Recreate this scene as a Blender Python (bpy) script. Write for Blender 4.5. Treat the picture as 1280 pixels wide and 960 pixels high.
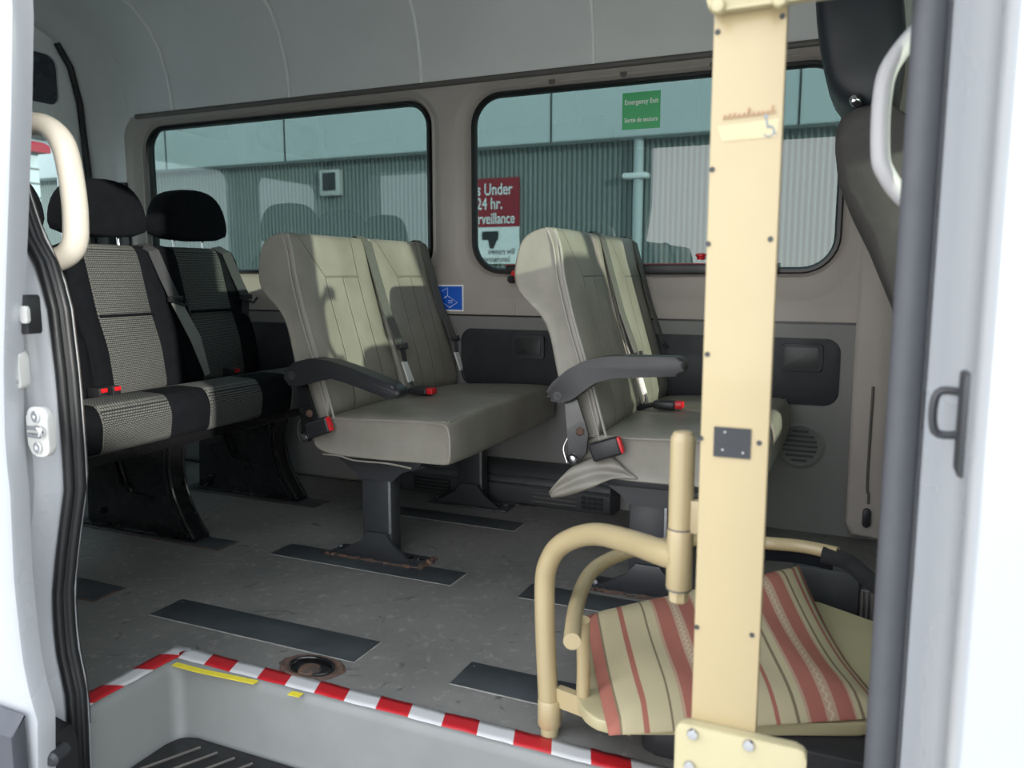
import bpy, bmesh, math, random
from mathutils import Vector, Matrix

# ------------------------------------------------------------------ scene, camera, light
sc = bpy.context.scene
for o in list(bpy.data.objects):
    bpy.data.objects.remove(o)
sc.view_settings.view_transform = 'Standard'
sc.view_settings.look = 'None'
sc.view_settings.gamma = 1.0
sc.view_settings.use_curve_mapping = False
sc.view_settings.exposure = 0.85
sc.cycles.max_bounces = 10
sc.cycles.diffuse_bounces = 6
sc.cycles.transparent_max_bounces = 12
sc.cycles.sample_clamp_indirect = 6.0
C = sc.collection

CAM_H, YAW, PITCH, FPX = 0.84, math.radians(23.9), math.radians(7.76), 1000.0
cam = bpy.data.cameras.new('camera')
camo = bpy.data.objects.new('camera', cam)
C.objects.link(camo)
cam.sensor_width = 36.0
cam.lens = FPX / 1280.0 * 36.0
cam.clip_start = 0.02
cam.clip_end = 300
camo.location = (0, 0, CAM_H)
camo.rotation_euler = (math.pi / 2 - PITCH, 0, YAW)
cam.dof.use_dof = True
cam.dof.focus_distance = 2.3
cam.dof.aperture_fstop = 5.0
sc.camera = camo

SUN_K, SUN_T = 1.65, 0.22           # rays travel (-1, 1/k, -t)
world = bpy.data.worlds.new('sky')
sc.world = world
world.use_nodes = True
wn, wl = world.node_tree.nodes, world.node_tree.links
wn.clear()
wo = wn.new('ShaderNodeOutputWorld'); wb = wn.new('ShaderNodeBackground')
wt = wn.new('ShaderNodeTexCoord'); wx = wn.new('ShaderNodeSeparateXYZ'); wr = wn.new('ShaderNodeValToRGB')
wl.new(wt.outputs['Generated'], wx.inputs[0]); wl.new(wx.outputs['Z'], wr.inputs[0])
wr.color_ramp.elements[0].position = 0.0; wr.color_ramp.elements[0].color = (1.0, 0.99, 0.97, 1)
wr.color_ramp.elements[1].position = 0.9; wr.color_ramp.elements[1].color = (0.74, 0.82, 0.94, 1)
wl.new(wr.outputs[0], wb.inputs[0]); wl.new(wb.outputs[0], wo.inputs[0])
wb.inputs[1].default_value = 2.2
sl = bpy.data.lights.new('sun', 'SUN')
so = bpy.data.objects.new('sun', sl); C.objects.link(so)
sl.energy = 3.4; sl.angle = math.radians(0.6); sl.color = (1.0, 0.95, 0.86)
so.location = (6, -4, 5)
so.rotation_euler = Vector((-1, 1 / SUN_K, -SUN_T)).to_track_quat('-Z', 'Y').to_euler()

# ------------------------------------------------------------------ helpers
def _ray(x, y):
    a, b = (x - 640) / FPX, (480 - y) / FPX
    v = Vector((a, b, -1.0)); v.rotate(camo.rotation_euler); return v
def at(x, y, Y):                    # the point of the plane at depth Y seen at a pixel of the photograph
    d = _ray(x, y); return Vector((0, 0, CAM_H)) + d * (Y / d.y)
def atz(x, y, z=0.0):
    d = _ray(x, y); return Vector((0, 0, CAM_H)) + d * ((z - CAM_H) / d.z)

def lin(c):
    return tuple((v / 255 / 12.92) if v / 255 <= 0.04045 else ((v / 255 + 0.055) / 1.055) ** 2.4 for v in c)

class NT:
    def __init__(s, m):
        s.t = m.node_tree; s.n = s.t.nodes; s.l = s.t.links
    def node(s, ty, **kw):
        n = s.n.new(ty)
        for k, v in kw.items(): setattr(n, k, v)
        return n
    def link(s, a, b): s.l.new(a, b)
    def val(s, inp, v):
        if hasattr(v, 'is_linked') or isinstance(v, bpy.types.NodeSocket): s.l.new(v, inp)
        else: inp.default_value = v
    def math(s, op, a, b=0.0, c=None):
        n = s.node('ShaderNodeMath', operation=op)
        s.val(n.inputs[0], a); s.val(n.inputs[1], b)
        if c is not None: s.val(n.inputs[2], c)
        return n.outputs[0]
    def mix(s, f, a, b):
        n = s.node('ShaderNodeMix', data_type='RGBA')
        s.val(n.inputs[0], f); s.val(n.inputs[6], a if not isinstance(a, tuple) else (*a[:3], 1)); s.val(n.inputs[7], b if not isinstance(b, tuple) else (*b[:3], 1))
        return n.outputs[2]
    def ramp(s, f, p0, p1):
        n = s.node('ShaderNodeMapRange'); n.clamp = True
        s.val(n.inputs[0], f); n.inputs[1].default_value = p0; n.inputs[2].default_value = p1
        return n.outputs[0]

def mat(name, rgb, rough=0.5, metal=0.0, var=0.0, vscale=8.0, bump=0.0, bscale=60.0, coat=0.0, spec=0.5, var_rgb=None, detail=4.0):
    m = bpy.data.materials.new(name); m.use_nodes = True
    T = NT(m); b = T.n['Principled BSDF']
    col = lin(rgb)
    b.inputs['Base Color'].default_value = (*col, 1)
    b.inputs['Roughness'].default_value = rough; b.inputs['Metallic'].default_value = metal
    b.inputs['Specular IOR Level'].default_value = spec
    if coat: b.inputs['Coat Weight'].default_value = coat
    tc = T.node('ShaderNodeTexCoord')
    if var or var_rgb:
        nz = T.node('ShaderNodeTexNoise'); nz.inputs['Scale'].default_value = vscale; nz.inputs['Detail'].default_value = detail
        T.link(tc.outputs['Object'], nz.inputs['Vector'])
        f = T.ramp(nz.outputs['Fac'], 0.35, 0.68)
        if var_rgb: c2 = lin(var_rgb)
        else: c2 = tuple(max(0, v * (1 - var)) for v in col)
        T.link(T.mix(f, col, c2), b.inputs['Base Color'])
        T.link(T.math('MULTIPLY_ADD', f, 0.12, rough - 0.06), b.inputs['Roughness'])
    if bump:
        n2 = T.node('ShaderNodeTexNoise'); n2.inputs['Scale'].default_value = bscale; n2.inputs['Detail'].default_value = 5
        T.link(tc.outputs['Object'], n2.inputs['Vector'])
        bp = T.node('ShaderNodeBump'); bp.inputs['Strength'].default_value = bump; bp.inputs['Distance'].default_value = 0.004
        T.link(n2.outputs['Fac'], bp.inputs['Height']); T.link(bp.outputs[0], b.inputs['Normal'])
    return m

M = {}
M['headliner'] = mat('headliner_fabric', (218, 218, 216), 0.85, var=0.06, vscale=3, bump=0.15, bscale=300)
M['seam'] = mat('headliner_piping', (240, 240, 238), 0.7, var=0.05)  # paler than the headliner, for the highlight along each seam
M['trim'] = mat('taupe_wall_plastic', (166, 158, 151), 0.55, var=0.07, vscale=4, bump=0.08, bscale=400)
M['trim_low'] = mat('grey_wall_plastic', (118, 118, 115), 0.55, var=0.08, vscale=4, bump=0.08, bscale=400)
M['trim_dark'] = mat('dark_recess_plastic', (92, 88, 84), 0.5, var=0.08)
M['panel_black'] = mat('black_door_card', (44, 46, 50), 0.6, var=0.15, vscale=12, bump=0.1, bscale=300)
M['rubber'] = mat('black_rubber', (26, 27, 29), 0.45, var=0.2, vscale=20)
M['gasket'] = mat('black_gasket', (18, 18, 20), 0.35, var=0.1)
M['white_paint'] = mat('white_body_paint', (170, 173, 177), 0.28, var=0.03, vscale=3, coat=0.5)
M['white_worn'] = mat('worn_white_paint', (192, 192, 188), 0.35, var=0.08, vscale=9, coat=0.3)
M['cladding'] = mat('grey_cladding', (70, 73, 80), 0.6, var=0.06, bump=0.05, bscale=500)
M['step'] = mat('grey_step_moulding', (124, 126, 124), 0.5, var=0.08, vscale=10, bump=0.06, bscale=200)
M['cream'] = mat('cream_lift_paint', (168, 151, 115), 0.38, var=0.05, vscale=7, coat=0.3, spec=0.5)
M['cream_plate'] = mat('cream_plate_paint', (172, 162, 127), 0.4, var=0.04, vscale=9, coat=0.2)
M['black_metal'] = mat('black_painted_steel', (20, 20, 22), 0.28, var=0.15, vscale=14, coat=0.4)
M['dark_metal'] = mat('dark_grey_steel', (52, 54, 57), 0.42, var=0.12, vscale=14)
M['plate_metal'] = mat('dark_plate', (62, 66, 69), 0.42, var=0.3, vscale=9)
M['chrome'] = mat('bright_steel', (205, 205, 208), 0.18, 1.0, var=0.05)
M['plastic_black'] = mat('black_plastic', (38, 38, 41), 0.4, var=0.08, bump=0.05, bscale=400)
M['seal_grey'] = mat('grey_rubber', (74, 75, 80), 0.6, var=0.06, vscale=20)
M['plastic_grey'] = mat('charcoal_plastic', (52, 51, 53), 0.42, var=0.06, bump=0.06, bscale=500)
M['red'] = mat('red_plastic', (206, 30, 38), 0.35, var=0.05)
M['black_cloth'] = mat('black_seat_cloth', (18, 20, 24), 0.95, spec=0.12, var=0.15, vscale=30, bump=0.3, bscale=500)
M['front_cloth'] = mat('charcoal_front_cloth', (78, 75, 74), 0.85, var=0.1, vscale=30, bump=0.2, bscale=400)
M['front_dark'] = mat('blue_black_vinyl', (34, 37, 44), 0.5, var=0.1, vscale=10)
M['belt'] = mat('seat_belt_webbing', (92, 92, 88), 0.7, var=0.06, vscale=80)
M['belt_light'] = mat('pale_belt_webbing', (146, 148, 142), 0.7, var=0.06, vscale=80)
M['plate_edge'] = mat('shiny_steel_edge', (150, 152, 154), 0.35, 0.4, var=0.3, vscale=40)
M['worn'] = mat('worn_plate_edge', (150, 149, 143), 0.7, var=0.4, vscale=30)
M['belt_dark'] = mat('dark_belt_webbing', (58, 60, 62), 0.75, var=0.06, vscale=80)
M['white_sleeve'] = mat('white_sleeve', (220, 222, 220), 0.5, var=0.04)
M['door_white'] = mat('white_door_paint', (238, 239, 238), 0.3, var=0.04)
M['handle_white'] = mat('ivory_handle', (188, 183, 172), 0.35, var=0.05, vscale=12)
M['handle_grey'] = mat('grey_handle', (186, 184, 186), 0.45, var=0.04)
M['rust'] = mat('rusty_metal', (98, 72, 58), 0.85, var=0.5, vscale=60, bump=0.6, bscale=120, var_rgb=(58, 52, 49))
M['tinted_panel'] = mat('dark_blank_panel', (62, 64, 72), 0.3, var=0.05)
M['foam'] = mat('black_foam', (30, 30, 33), 0.95, var=0.2, vscale=40, bump=0.7, bscale=90)
M['kick'] = mat('dark_kick_plastic', (62, 64, 66), 0.5, var=0.06, bump=0.1, bscale=300)
M['yellow'] = mat('yellow_tape', (226, 208, 60), 0.5, var=0.08, vscale=40)
M['green'] = mat('green_sticker', (76, 180, 116), 0.45, var=0.03)
M['blue'] = mat('blue_decal', (26, 96, 206), 0.4, var=0.05)
M['white_print'] = mat('white_print', (238, 240, 238), 0.5, var=0.02)
M['sign_red'] = mat('maroon_sign', (150, 34, 48), 0.5, var=0.04)
M['print_black'] = mat('black_print', (40, 40, 44), 0.5, var=0.04)
M['asphalt'] = mat('asphalt', (186, 184, 178), 0.9, var=0.12, vscale=2, bump=0.3, bscale=80)
M['fascia'] = mat('pale_fascia', (196, 204, 204), 0.6, var=0.05, vscale=0.6)
M['faded_red'] = mat('faded_red_print', (176, 142, 110), 0.5, var=0.2, vscale=60)
M['faded_blue'] = mat('faded_blue_print', (132, 146, 150), 0.5, var=0.15, vscale=60)
M['faded_label'] = mat('faded_label', (190, 172, 136), 0.5, var=0.04, vscale=30)

# floor vinyl with scuffs
def floor_mat():
    m = mat('worn_grey_vinyl', (92, 92, 90), 0.62)
    T = NT(m); b = T.n['Principled BSDF']; tc = T.node('ShaderNodeTexCoord')
    a = T.node('ShaderNodeTexNoise'); a.inputs['Scale'].default_value = 2.2; a.inputs['Detail'].default_value = 6
    c = T.node('ShaderNodeTexNoise'); c.inputs['Scale'].default_value = 38; c.inputs['Detail'].default_value = 8; c.inputs['Roughness'].default_value = 0.75
    d = T.node('ShaderNodeTexNoise'); d.inputs['Scale'].default_value = 9; d.inputs['Detail'].default_value = 3; d.inputs['Distortion'].default_value = 3
    for n in (a, c, d): T.link(tc.outputs['Object'], n.inputs['Vector'])
    c1 = T.mix(T.ramp(a.outputs['Fac'], 0.35, 0.65), lin((96, 95, 92)), lin((120, 118, 114)))
    c2 = T.mix(T.ramp(c.outputs['Fac'], 0.55, 0.78), c1, lin((154, 151, 145)))
    c3 = T.mix(T.math('MULTIPLY', T.ramp(d.outputs['Fac'], 0.64, 0.74), 0.7), c2, lin((56, 55, 53)))
    T.link(c3, b.inputs['Base Color'])
    bp = T.node('ShaderNodeBump'); bp.inputs['Strength'].default_value = 0.25; bp.inputs['Distance'].default_value = 0.003
    T.link(c.outputs['Fac'], bp.inputs['Height']); T.link(bp.outputs[0], b.inputs['Normal'])
    return m
M['floor'] = floor_mat()

# grey seat vinyl; stitched seams follow the cover (object space: y from near edge, z up)
def vinyl_mat(name, seams):
    m = mat(name, (124, 123, 115), 0.42, spec=0.45)
    T = NT(m); b = T.n['Principled BSDF']; tc = T.node('ShaderNodeTexCoord')
    a = T.node('ShaderNodeTexNoise'); a.inputs['Scale'].default_value = 7; a.inputs['Detail'].default_value = 5
    w = T.node('ShaderNodeTexNoise'); w.inputs['Scale'].default_value = 16; w.inputs['Detail'].default_value = 3; w.inputs['Distortion'].default_value = 1.5
    for n in (a, w): T.link(tc.outputs['Object'], n.inputs['Vector'])
    col = T.mix(T.ramp(a.outputs['Fac'], 0.3, 0.75), lin((122, 118, 108)), lin((144, 140, 131)))
    hgt = T.math('MULTIPLY', w.outputs['Fac'], 0.35)
    if seams:
        xyz = T.node('ShaderNodeSeparateXYZ'); T.link(tc.outputs['Object'], xyz.inputs[0])
        y, z = xyz.outputs['Y'], xyz.outputs['Z']
        y = T.math('SUBTRACT', y, T.math('MULTIPLY', T.math('GREATER_THAN', y, 0.4075), 0.4075))
        over = T.math('MAXIMUM', T.math('SUBTRACT', z, 0.835), 0.0)
        low = T.math('LESS_THAN', z, 0.835)
        tot = None
        def line(dist, mask=None):
            d = T.math('SUBTRACT', 1.0, T.ramp(T.math('ABSOLUTE', dist), 0.0008, 0.0042))
            return d if mask is None else T.math('MULTIPLY', d, mask)
        L = [line(T.math('SUBTRACT', y, T.math('SUBTRACT', 0.13, T.math('MULTIPLY', over, 0.75)))),
             line(T.math('SUBTRACT', y, 0.215), low),
             line(T.math('SUBTRACT', y, 0.30)),
             line(T.math('SUBTRACT', z, 0.835), T.math('MULTIPLY', T.math('GREATER_THAN', y, 0.13), T.math('LESS_THAN', y, 0.30)))]
        tot = L[0]
        for q in L[1:]: tot = T.math('MAXIMUM', tot, q)
        col = T.mix(T.math('MULTIPLY', tot, 0.5), col, lin((78, 78, 72)))
        hgt = T.math('SUBTRACT', hgt, T.math('MULTIPLY', tot, 0.9))
    T.link(col, b.inputs['Base Color'])
    bp = T.node('ShaderNodeBump'); bp.inputs['Strength'].default_value = 0.5; bp.inputs['Distance'].default_value = 0.006
    T.link(hgt, bp.inputs['Height']); T.link(bp.outputs[0], b.inputs['Normal'])
    return m
M['vinyl'] = vinyl_mat('grey_seat_vinyl', False)
M['vinyl_seams'] = vinyl_mat('grey_seat_vinyl_stitched', True)
M['welt'] = mat('seat_welt', (146, 144, 136), 0.45, var=0.06)

def weave_mat():
    m = mat('grey_dotted_weave', (100, 102, 98), 0.9)
    T = NT(m); b = T.n['Principled BSDF']; tc = T.node('ShaderNodeTexCoord')
    xyz = T.node('ShaderNodeSeparateXYZ'); T.link(tc.outputs['Object'], xyz.inputs[0])
    v = T.math('ADD', T.math('MULTIPLY', xyz.outputs['Z'], 1.0), T.math('MULTIPLY', xyz.outputs['X'], 0.9))
    cmb = T.node('ShaderNodeCombineXYZ'); T.link(xyz.outputs['Y'], cmb.inputs[0]); T.link(v, cmb.inputs[1])
    br = T.node('ShaderNodeTexBrick'); br.inputs['Scale'].default_value = 62
    br.inputs['Color1'].default_value = (*lin((108, 110, 106)), 1); br.inputs['Color2'].default_value = (*lin((96, 98, 94)), 1)
    br.inputs['Mortar'].default_value = (*lin((34, 36, 38)), 1)
    br.inputs['Mortar Size'].default_value = 0.075; br.inputs['Brick Width'].default_value = 0.55; br.inputs['Row Height'].default_value = 0.3
    T.link(cmb.outputs[0], br.inputs['Vector'])
    T.link(br.outputs['Color'], b.inputs['Base Color'])
    return m
M['weave'] = weave_mat()

def glass_mat(name, tint, refl=1.6):
    m = bpy.data.materials.new(name); m.use_nodes = True
    T = NT(m); T.n.clear()
    out = T.node('ShaderNodeOutputMaterial'); tr = T.node('ShaderNodeBsdfTransparent'); gl = T.node('ShaderNodeBsdfGlossy')
    tr.inputs[0].default_value = (*[v ** 0.5 for v in tint], 1); gl.inputs['Roughness'].default_value = 0.0
    gl.inputs[0].default_value = (0.95, 0.97, 0.96, 1)
    fr = T.node('ShaderNodeFresnel'); fr.inputs[0].default_value = 1.5
    ge = T.node('ShaderNodeNewGeometry')
    f = T.math('MULTIPLY', T.math('MULTIPLY', fr.outputs[0], refl), T.math('SUBTRACT', 1.0, ge.outputs['Backfacing']))
    mx = T.node('ShaderNodeMixShader'); T.link(f, mx.inputs[0]); T.link(tr.outputs[0], mx.inputs[1]); T.link(gl.outputs[0], mx.inputs[2])
    T.link(mx.outputs[0], out.inputs[0])
    return m
M['glass'] = glass_mat('tinted_window_glass', (0.105, 0.155, 0.155), 1.7)
M['glass_cab'] = glass_mat('green_cab_glass', (0.70, 0.82, 0.71))

M['glass_rear'] = glass_mat('rear_door_glass', (0.42, 0.52, 0.54))
def siding_mat():
    m = mat('corrugated_siding', (112, 118, 114), 0.6)
    T = NT(m); b = T.n['Principled BSDF']; tc = T.node('ShaderNodeTexCoord')
    n = T.node('ShaderNodeTexNoise'); n.inputs['Scale'].default_value = 0.8; T.link(tc.outputs['Object'], n.inputs['Vector'])
    T.link(T.mix(n.outputs['Fac'], lin((122, 132, 130)), lin((146, 152, 148))), b.inputs['Base Color'])
    return m
M['siding'] = siding_mat()

def pillow_mat():
    m = mat('striped_cushion_cloth', (206, 196, 160), 0.9)
    T = NT(m); b = T.n['Principled BSDF']
    uv = T.node('ShaderNodeUVMap'); uv.uv_map = 'cloth'
    xyz = T.node('ShaderNodeSeparateXYZ'); T.link(uv.outputs[0], xyz.inputs[0])
    u, v = xyz.outputs['X'], xyz.outputs['Y']
    rmp = T.node('ShaderNodeValToRGB'); rmp.color_ramp.interpolation = 'CONSTANT'
    cr, pk, pl, br = lin((176, 166, 134)), lin((150, 82, 72)), lin((170, 140, 118)), lin((106, 92, 72))
    stops = [(0, pk), (.036, br), (.046, cr), (.12, pk), (.14, cr), (.215, br), (.225, cr), (.26, pl), (.27, pk), (.33, pl), (.37, pk), (.43, pl), (.44, cr), (.50, br), (.51, cr),
             (.58, pk), (.595, cr), (.655, br), (.665, cr), (.695, pl), (.705, pk), (.765, pl), (.805, pk), (.865, pl), (.875, cr), (.89, br), (.90, cr), (.945, pk), (.958, cr), (.978, br), (.986, pk)]
    e = rmp.color_ramp.elements
    e[0].position = 0; e[0].color = (*stops[0][1], 1); e[1].position = stops[1][0]; e[1].color = (*stops[1][1], 1)
    for p, c in stops[2:]:
        q = e.new(p); q.color = (*c, 1)
    T.link(u, rmp.inputs[0])
    # white zigzag thread in the two broad bands
    zz = T.math('PINGPONG', T.math('MULTIPLY', v, 60.0), 1.0)
    c1 = T.math('LESS_THAN', T.math('ABSOLUTE', T.math('SUBTRACT', T.math('SUBTRACT', u, 0.343), T.math('MULTIPLY', zz, 0.014))), 0.004)
    c2 = T.math('LESS_THAN', T.math('ABSOLUTE', T.math('SUBTRACT', T.math('SUBTRACT', u, 0.778), T.math('MULTIPLY', zz, 0.014))), 0.004)
    col = T.mix(T.math('MULTIPLY', T.math('MAXIMUM', c1, c2), 0.8), rmp.outputs[0], lin((190, 176, 152)))
    n = T.node('ShaderNodeTexNoise'); n.inputs['Scale'].default_value = 260
    T.link(T.mix(T.math('MULTIPLY', n.outputs['Fac'], 0.25), col, lin((170, 150, 120))), b.inputs['Base Color'])
    bp = T.node('ShaderNodeBump'); bp.inputs['Strength'].default_value = 0.3; bp.inputs['Distance'].default_value = 0.002
    T.link(n.outputs['Fac'], bp.inputs['Height']); T.link(bp.outputs[0], b.inputs['Normal'])
    return m
M['pillow'] = pillow_mat()

def tape_mat():
    m = mat('red_white_tape', (225, 222, 220), 0.4)
    T = NT(m); b = T.n['Principled BSDF']
    uv = T.node('ShaderNodeUVMap'); uv.uv_map = 'tape'
    xyz = T.node('ShaderNodeSeparateXYZ'); T.link(uv.outputs[0], xyz.inputs[0])
    s = T.math('ADD', xyz.outputs['X'], T.math('MULTIPLY', xyz.outputs['Y'], 0.35))
    f = T.math('LESS_THAN', T.math('FRACT', s), 0.5)
    n = T.node('ShaderNodeTexNoise'); n.inputs['Scale'].default_value = 60; n.inputs['Detail'].default_value = 6
    dirt = T.ramp(n.outputs['Fac'], 0.58, 0.75)
    col = T.mix(f, lin((190, 190, 190)), lin((172, 22, 32)))
    T.link(T.mix(T.math('MULTIPLY', dirt, 0.35), col, lin((150, 130, 122))), b.inputs['Base Color'])
    return m
M['tape'] = tape_mat()

ROOT = {}
def props(o, label, cat, group=None, kind=None):
    o['label'] = label; o['category'] = cat
    if group: o['group'] = group
    if kind: o['kind'] = kind
    return o
def thing(name, label, cat, loc, group=None, kind=None):
    o = bpy.data.objects.new(name, None); C.objects.link(o)
    o.location = loc; o.empty_display_size = 0.05
    ROOT[o.name] = Vector(loc)
    return props(o, label, cat, group, kind)

class MB:
    def __init__(s): s.bm = bmesh.new(); s.mi = 0; s.uvname = None
    def _f(s, vs):
        try:
            f = s.bm.faces.new(vs); f.material_index = s.mi; return f
        except ValueError: return None
    def v(s, p): return s.bm.verts.new(p)
    def box(s, x0, x1, y0, y1, z0, z1, bevel=0.0, seg=2, rot=None):
        P = [(x0, y0, z0), (x1, y0, z0), (x1, y1, z0), (x0, y1, z0), (x0, y0, z1), (x1, y0, z1), (x1, y1, z1), (x0, y1, z1)]
        c = Vector(((x0 + x1) / 2, (y0 + y1) / 2, (z0 + z1) / 2))
        if rot is not None: P = [c + rot @ (Vector(p) - c) for p in P]
        V = [s.v(p) for p in P]
        F = [s._f([V[i] for i in q]) for q in ((0, 3, 2, 1), (4, 5, 6, 7), (0, 1, 5, 4), (1, 2, 6, 5), (2, 3, 7, 6), (3, 0, 4, 7))]
        if bevel:
            E = list({e for f in F for e in f.edges})
            r = bmesh.ops.bevel(s.bm, geom=E, offset=bevel, segments=seg, profile=0.5, affect='EDGES')
            for f in r['faces']: f.material_index = s.mi
        return s
    def loft(s, loops, cap=True, closed=True, ring=False):
        R = [[s.v(p) for p in L] for L in loops]
        n = len(R[0]); m = len(R)
        for i in range(m if ring else m - 1):
            A, B = R[i], R[(i + 1) % m]
            for j in range(n if closed else n - 1):
                k = (j + 1) % n
                s._f([A[j], A[k], B[k], B[j]])
        if cap and not ring:
            s._f(list(reversed(R[0]))); s._f(R[-1])
        return s
    def prism(s, poly, axis, a0, a1, bevel=0.0, seg=2):
        def mk(a):
            if axis == 'y': return [(p[0], a, p[1]) for p in poly]
            if axis == 'z': return [(p[0], p[1], a) for p in poly]
            return [(a, p[0], p[1]) for p in poly]
        A = [s.v(p) for p in mk(a0)]; B = [s.v(p) for p in mk(a1)]
        n = len(poly); F = []
        for j in range(n):
            k = (j + 1) % n; F.append(s._f([A[j], A[k], B[k], B[j]]))
        c0 = s._f(list(reversed(A))); c1 = s._f(B)
        if bevel:
            E = list({e for f in (c0, c1) for e in f.edges})
            r = bmesh.ops.bevel(s.bm, geom=E, offset=bevel, segments=seg, profile=0.5, affect='EDGES')
            for f in r['faces']: f.material_index = s.mi
        return s
    def tube(s, pts, r, n=12, cap=True, ring=False, flat=None, up=None):
        P = [Vector(p) for p in pts]; m = len(P)
        rs = r if isinstance(r, (list, tuple)) else [r] * m
        loops = []; nrm = None
        for i in range(m):
            a = P[i - 1] if (i > 0 or ring) else P[i]; b = P[(i + 1) % m] if (i < m - 1 or ring) else P[i]
            t = (b - a).normalized()
            if nrm is None:
                ref = Vector(up) if up else (Vector((0, 0, 1)) if abs(t.z) < 0.9 else Vector((1, 0, 0)))
                nrm = (ref - t * ref.dot(t)).normalized()
            else:
                nrm = (nrm - t * nrm.dot(t)).normalized()
            bi = t.cross(nrm)
            fx, fy = (1, 1) if flat is None else flat
            loops.append([P[i] + (nrm * math.cos(2 * math.pi * k / n) * fx + bi * math.sin(2 * math.pi * k / n) * fy) * rs[i] for k in range(n)])
        return s.loft(loops, cap=cap, ring=ring)
    def lathe(s, o, axis, prof, n=24):
        o = Vector(o); ax = Vector(axis).normalized()
        ref = Vector((0, 0, 1)) if abs(ax.z) < 0.9 else Vector((1, 0, 0))
        e1 = (ref - ax * ref.dot(ax)).normalized(); e2 = ax.cross(e1)
        loops = [[o + ax * h + (e1 * math.cos(2 * math.pi * k / n) + e2 * math.sin(2 * math.pi * k / n)) * max(r, 1e-4) for k in range(n)] for r, h in prof]
        return s.loft(loops)
    def strip(s, pts, w, th, up):
        """flat belt: pts centre line, w half-width vector or list, th thickness along up"""
        P = [Vector(p) for p in pts]; u = Vector(up).normalized() * th / 2
        W = w if isinstance(w, list) else [Vector(w)] * len(P)
        loops = [[p - Vector(a) - u, p + Vector(a) - u, p + Vector(a) + u, p - Vector(a) + u] for p, a in zip(P, W)]
        return s.loft(loops)
    def build(s, name, mats, parent=None, smooth=True, bevel=0.0, sub=0, base=None, angle=40, seg=2):
        bm = s.bm
        bmesh.ops.remove_doubles(bm, verts=bm.verts, dist=1e-6)
        bmesh.ops.recalc_face_normals(bm, faces=bm.faces)
        if parent is not None: b = ROOT[parent.name]
        elif base is not None: b = Vector(base)
        else:
            xs = [v.co for v in bm.verts]
            b = Vector(((min(p.x for p in xs) + max(p.x for p in xs)) / 2, (min(p.y for p in xs) + max(p.y for p in xs)) / 2, min(p.z for p in xs)))
        for v in bm.verts: v.co -= b
        me = bpy.data.meshes.new(name); bm.to_mesh(me); bm.free()
        for m in (mats if isinstance(mats, (list, tuple)) else [mats]): me.materials.append(m)
        o = bpy.data.objects.new(name, me); C.objects.link(o)
        ROOT[o.name] = b.copy()
        if parent is not None: o.parent = parent
        else: o.location = b
        if smooth:
            me.polygons.foreach_set('use_smooth', [True] * len(me.polygons))
            if not sub:
                me.update()
                try: me.set_sharp_from_angle(angle=math.radians(angle))
                except Exception: pass
        if bevel:
            md = o.modifiers.new('bevel', 'BEVEL'); md.width = bevel; md.segments = seg; md.limit_method = 'ANGLE'; md.angle_limit = math.radians(35)
            md.harden_normals = False
        if sub:
            md = o.modifiers.new('subsurf', 'SUBSURF'); md.levels = sub; md.render_levels = sub
        return o

def rrect(x0, x1, z0, z1, r, n=6):
    out = []
    for cx, cz, a in ((x1 - r, z1 - r, 0), (x0 + r, z1 - r, 90), (x0 + r, z0 + r, 180), (x1 - r, z0 + r, 270)):
        for k in range(n + 1):
            t = math.radians(a + 90 * k / n); out.append((cx + r * math.cos(t), cz + r * math.sin(t)))
    return out
def fillet(poly, r, n=4):
    out = []; m = len(poly)
    for i in range(m):
        p, a, b = Vector(poly[i]), Vector(poly[i - 1]), Vector(poly[(i + 1) % m])
        d1, d2 = (a - p), (b - p); q = min(r, d1.length * 0.45, d2.length * 0.45)
        p1, p2 = p + d1.normalized() * q, p + d2.normalized() * q
        for k in range(n + 1):
            t = k / n; w = p1 * (1 - t) ** 2 + p * 2 * t * (1 - t) + p2 * t * t
            out.append((w.x, w.y))
    return out
def spline(pts, n=8):
    P = [Vector(p) for p in pts]; out = []
    for i in range(len(P) - 1):
        p0 = P[max(i - 1, 0)]; p1 = P[i]; p2 = P[i + 1]; p3 = P[min(i + 2, len(P) - 1)]
        for k in range(n):
            t = k / n
            out.append(0.5 * ((2 * p1) + (p2 - p0) * t + (2 * p0 - 5 * p1 + 4 * p2 - p3) * t * t + (3 * p1 - p0 - 3 * p2 + p3) * t ** 3))
    out.append(P[-1]); return out
def text_mesh(txt, size, mb, origin, ex, ey, align='CENTER', squash=1.0, lift=0.0, bold=0.0):
    cu = bpy.data.curves.new('t', 'FONT'); cu.body = txt; cu.size = size; cu.align_x = align; cu.offset = bold
    ob = bpy.data.objects.new('t', cu); C.objects.link(ob)
    dg = bpy.context.evaluated_depsgraph_get(); me = bpy.data.meshes.new_from_object(ob.evaluated_get(dg))
    o, ex, ey = Vector(origin), Vector(ex), Vector(ey); nz = ex.cross(ey)
    vs = [mb.v(o + ex * v.co.x * squash + ey * v.co.y + nz * lift) for v in me.vertices]
    for p in me.polygons: mb._f([vs[i] for i in p.vertices])
    bpy.data.objects.remove(ob); bpy.data.curves.remove(cu); bpy.data.meshes.remove(me)

WY = 2.72                                   # trim face of the far wall
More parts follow.
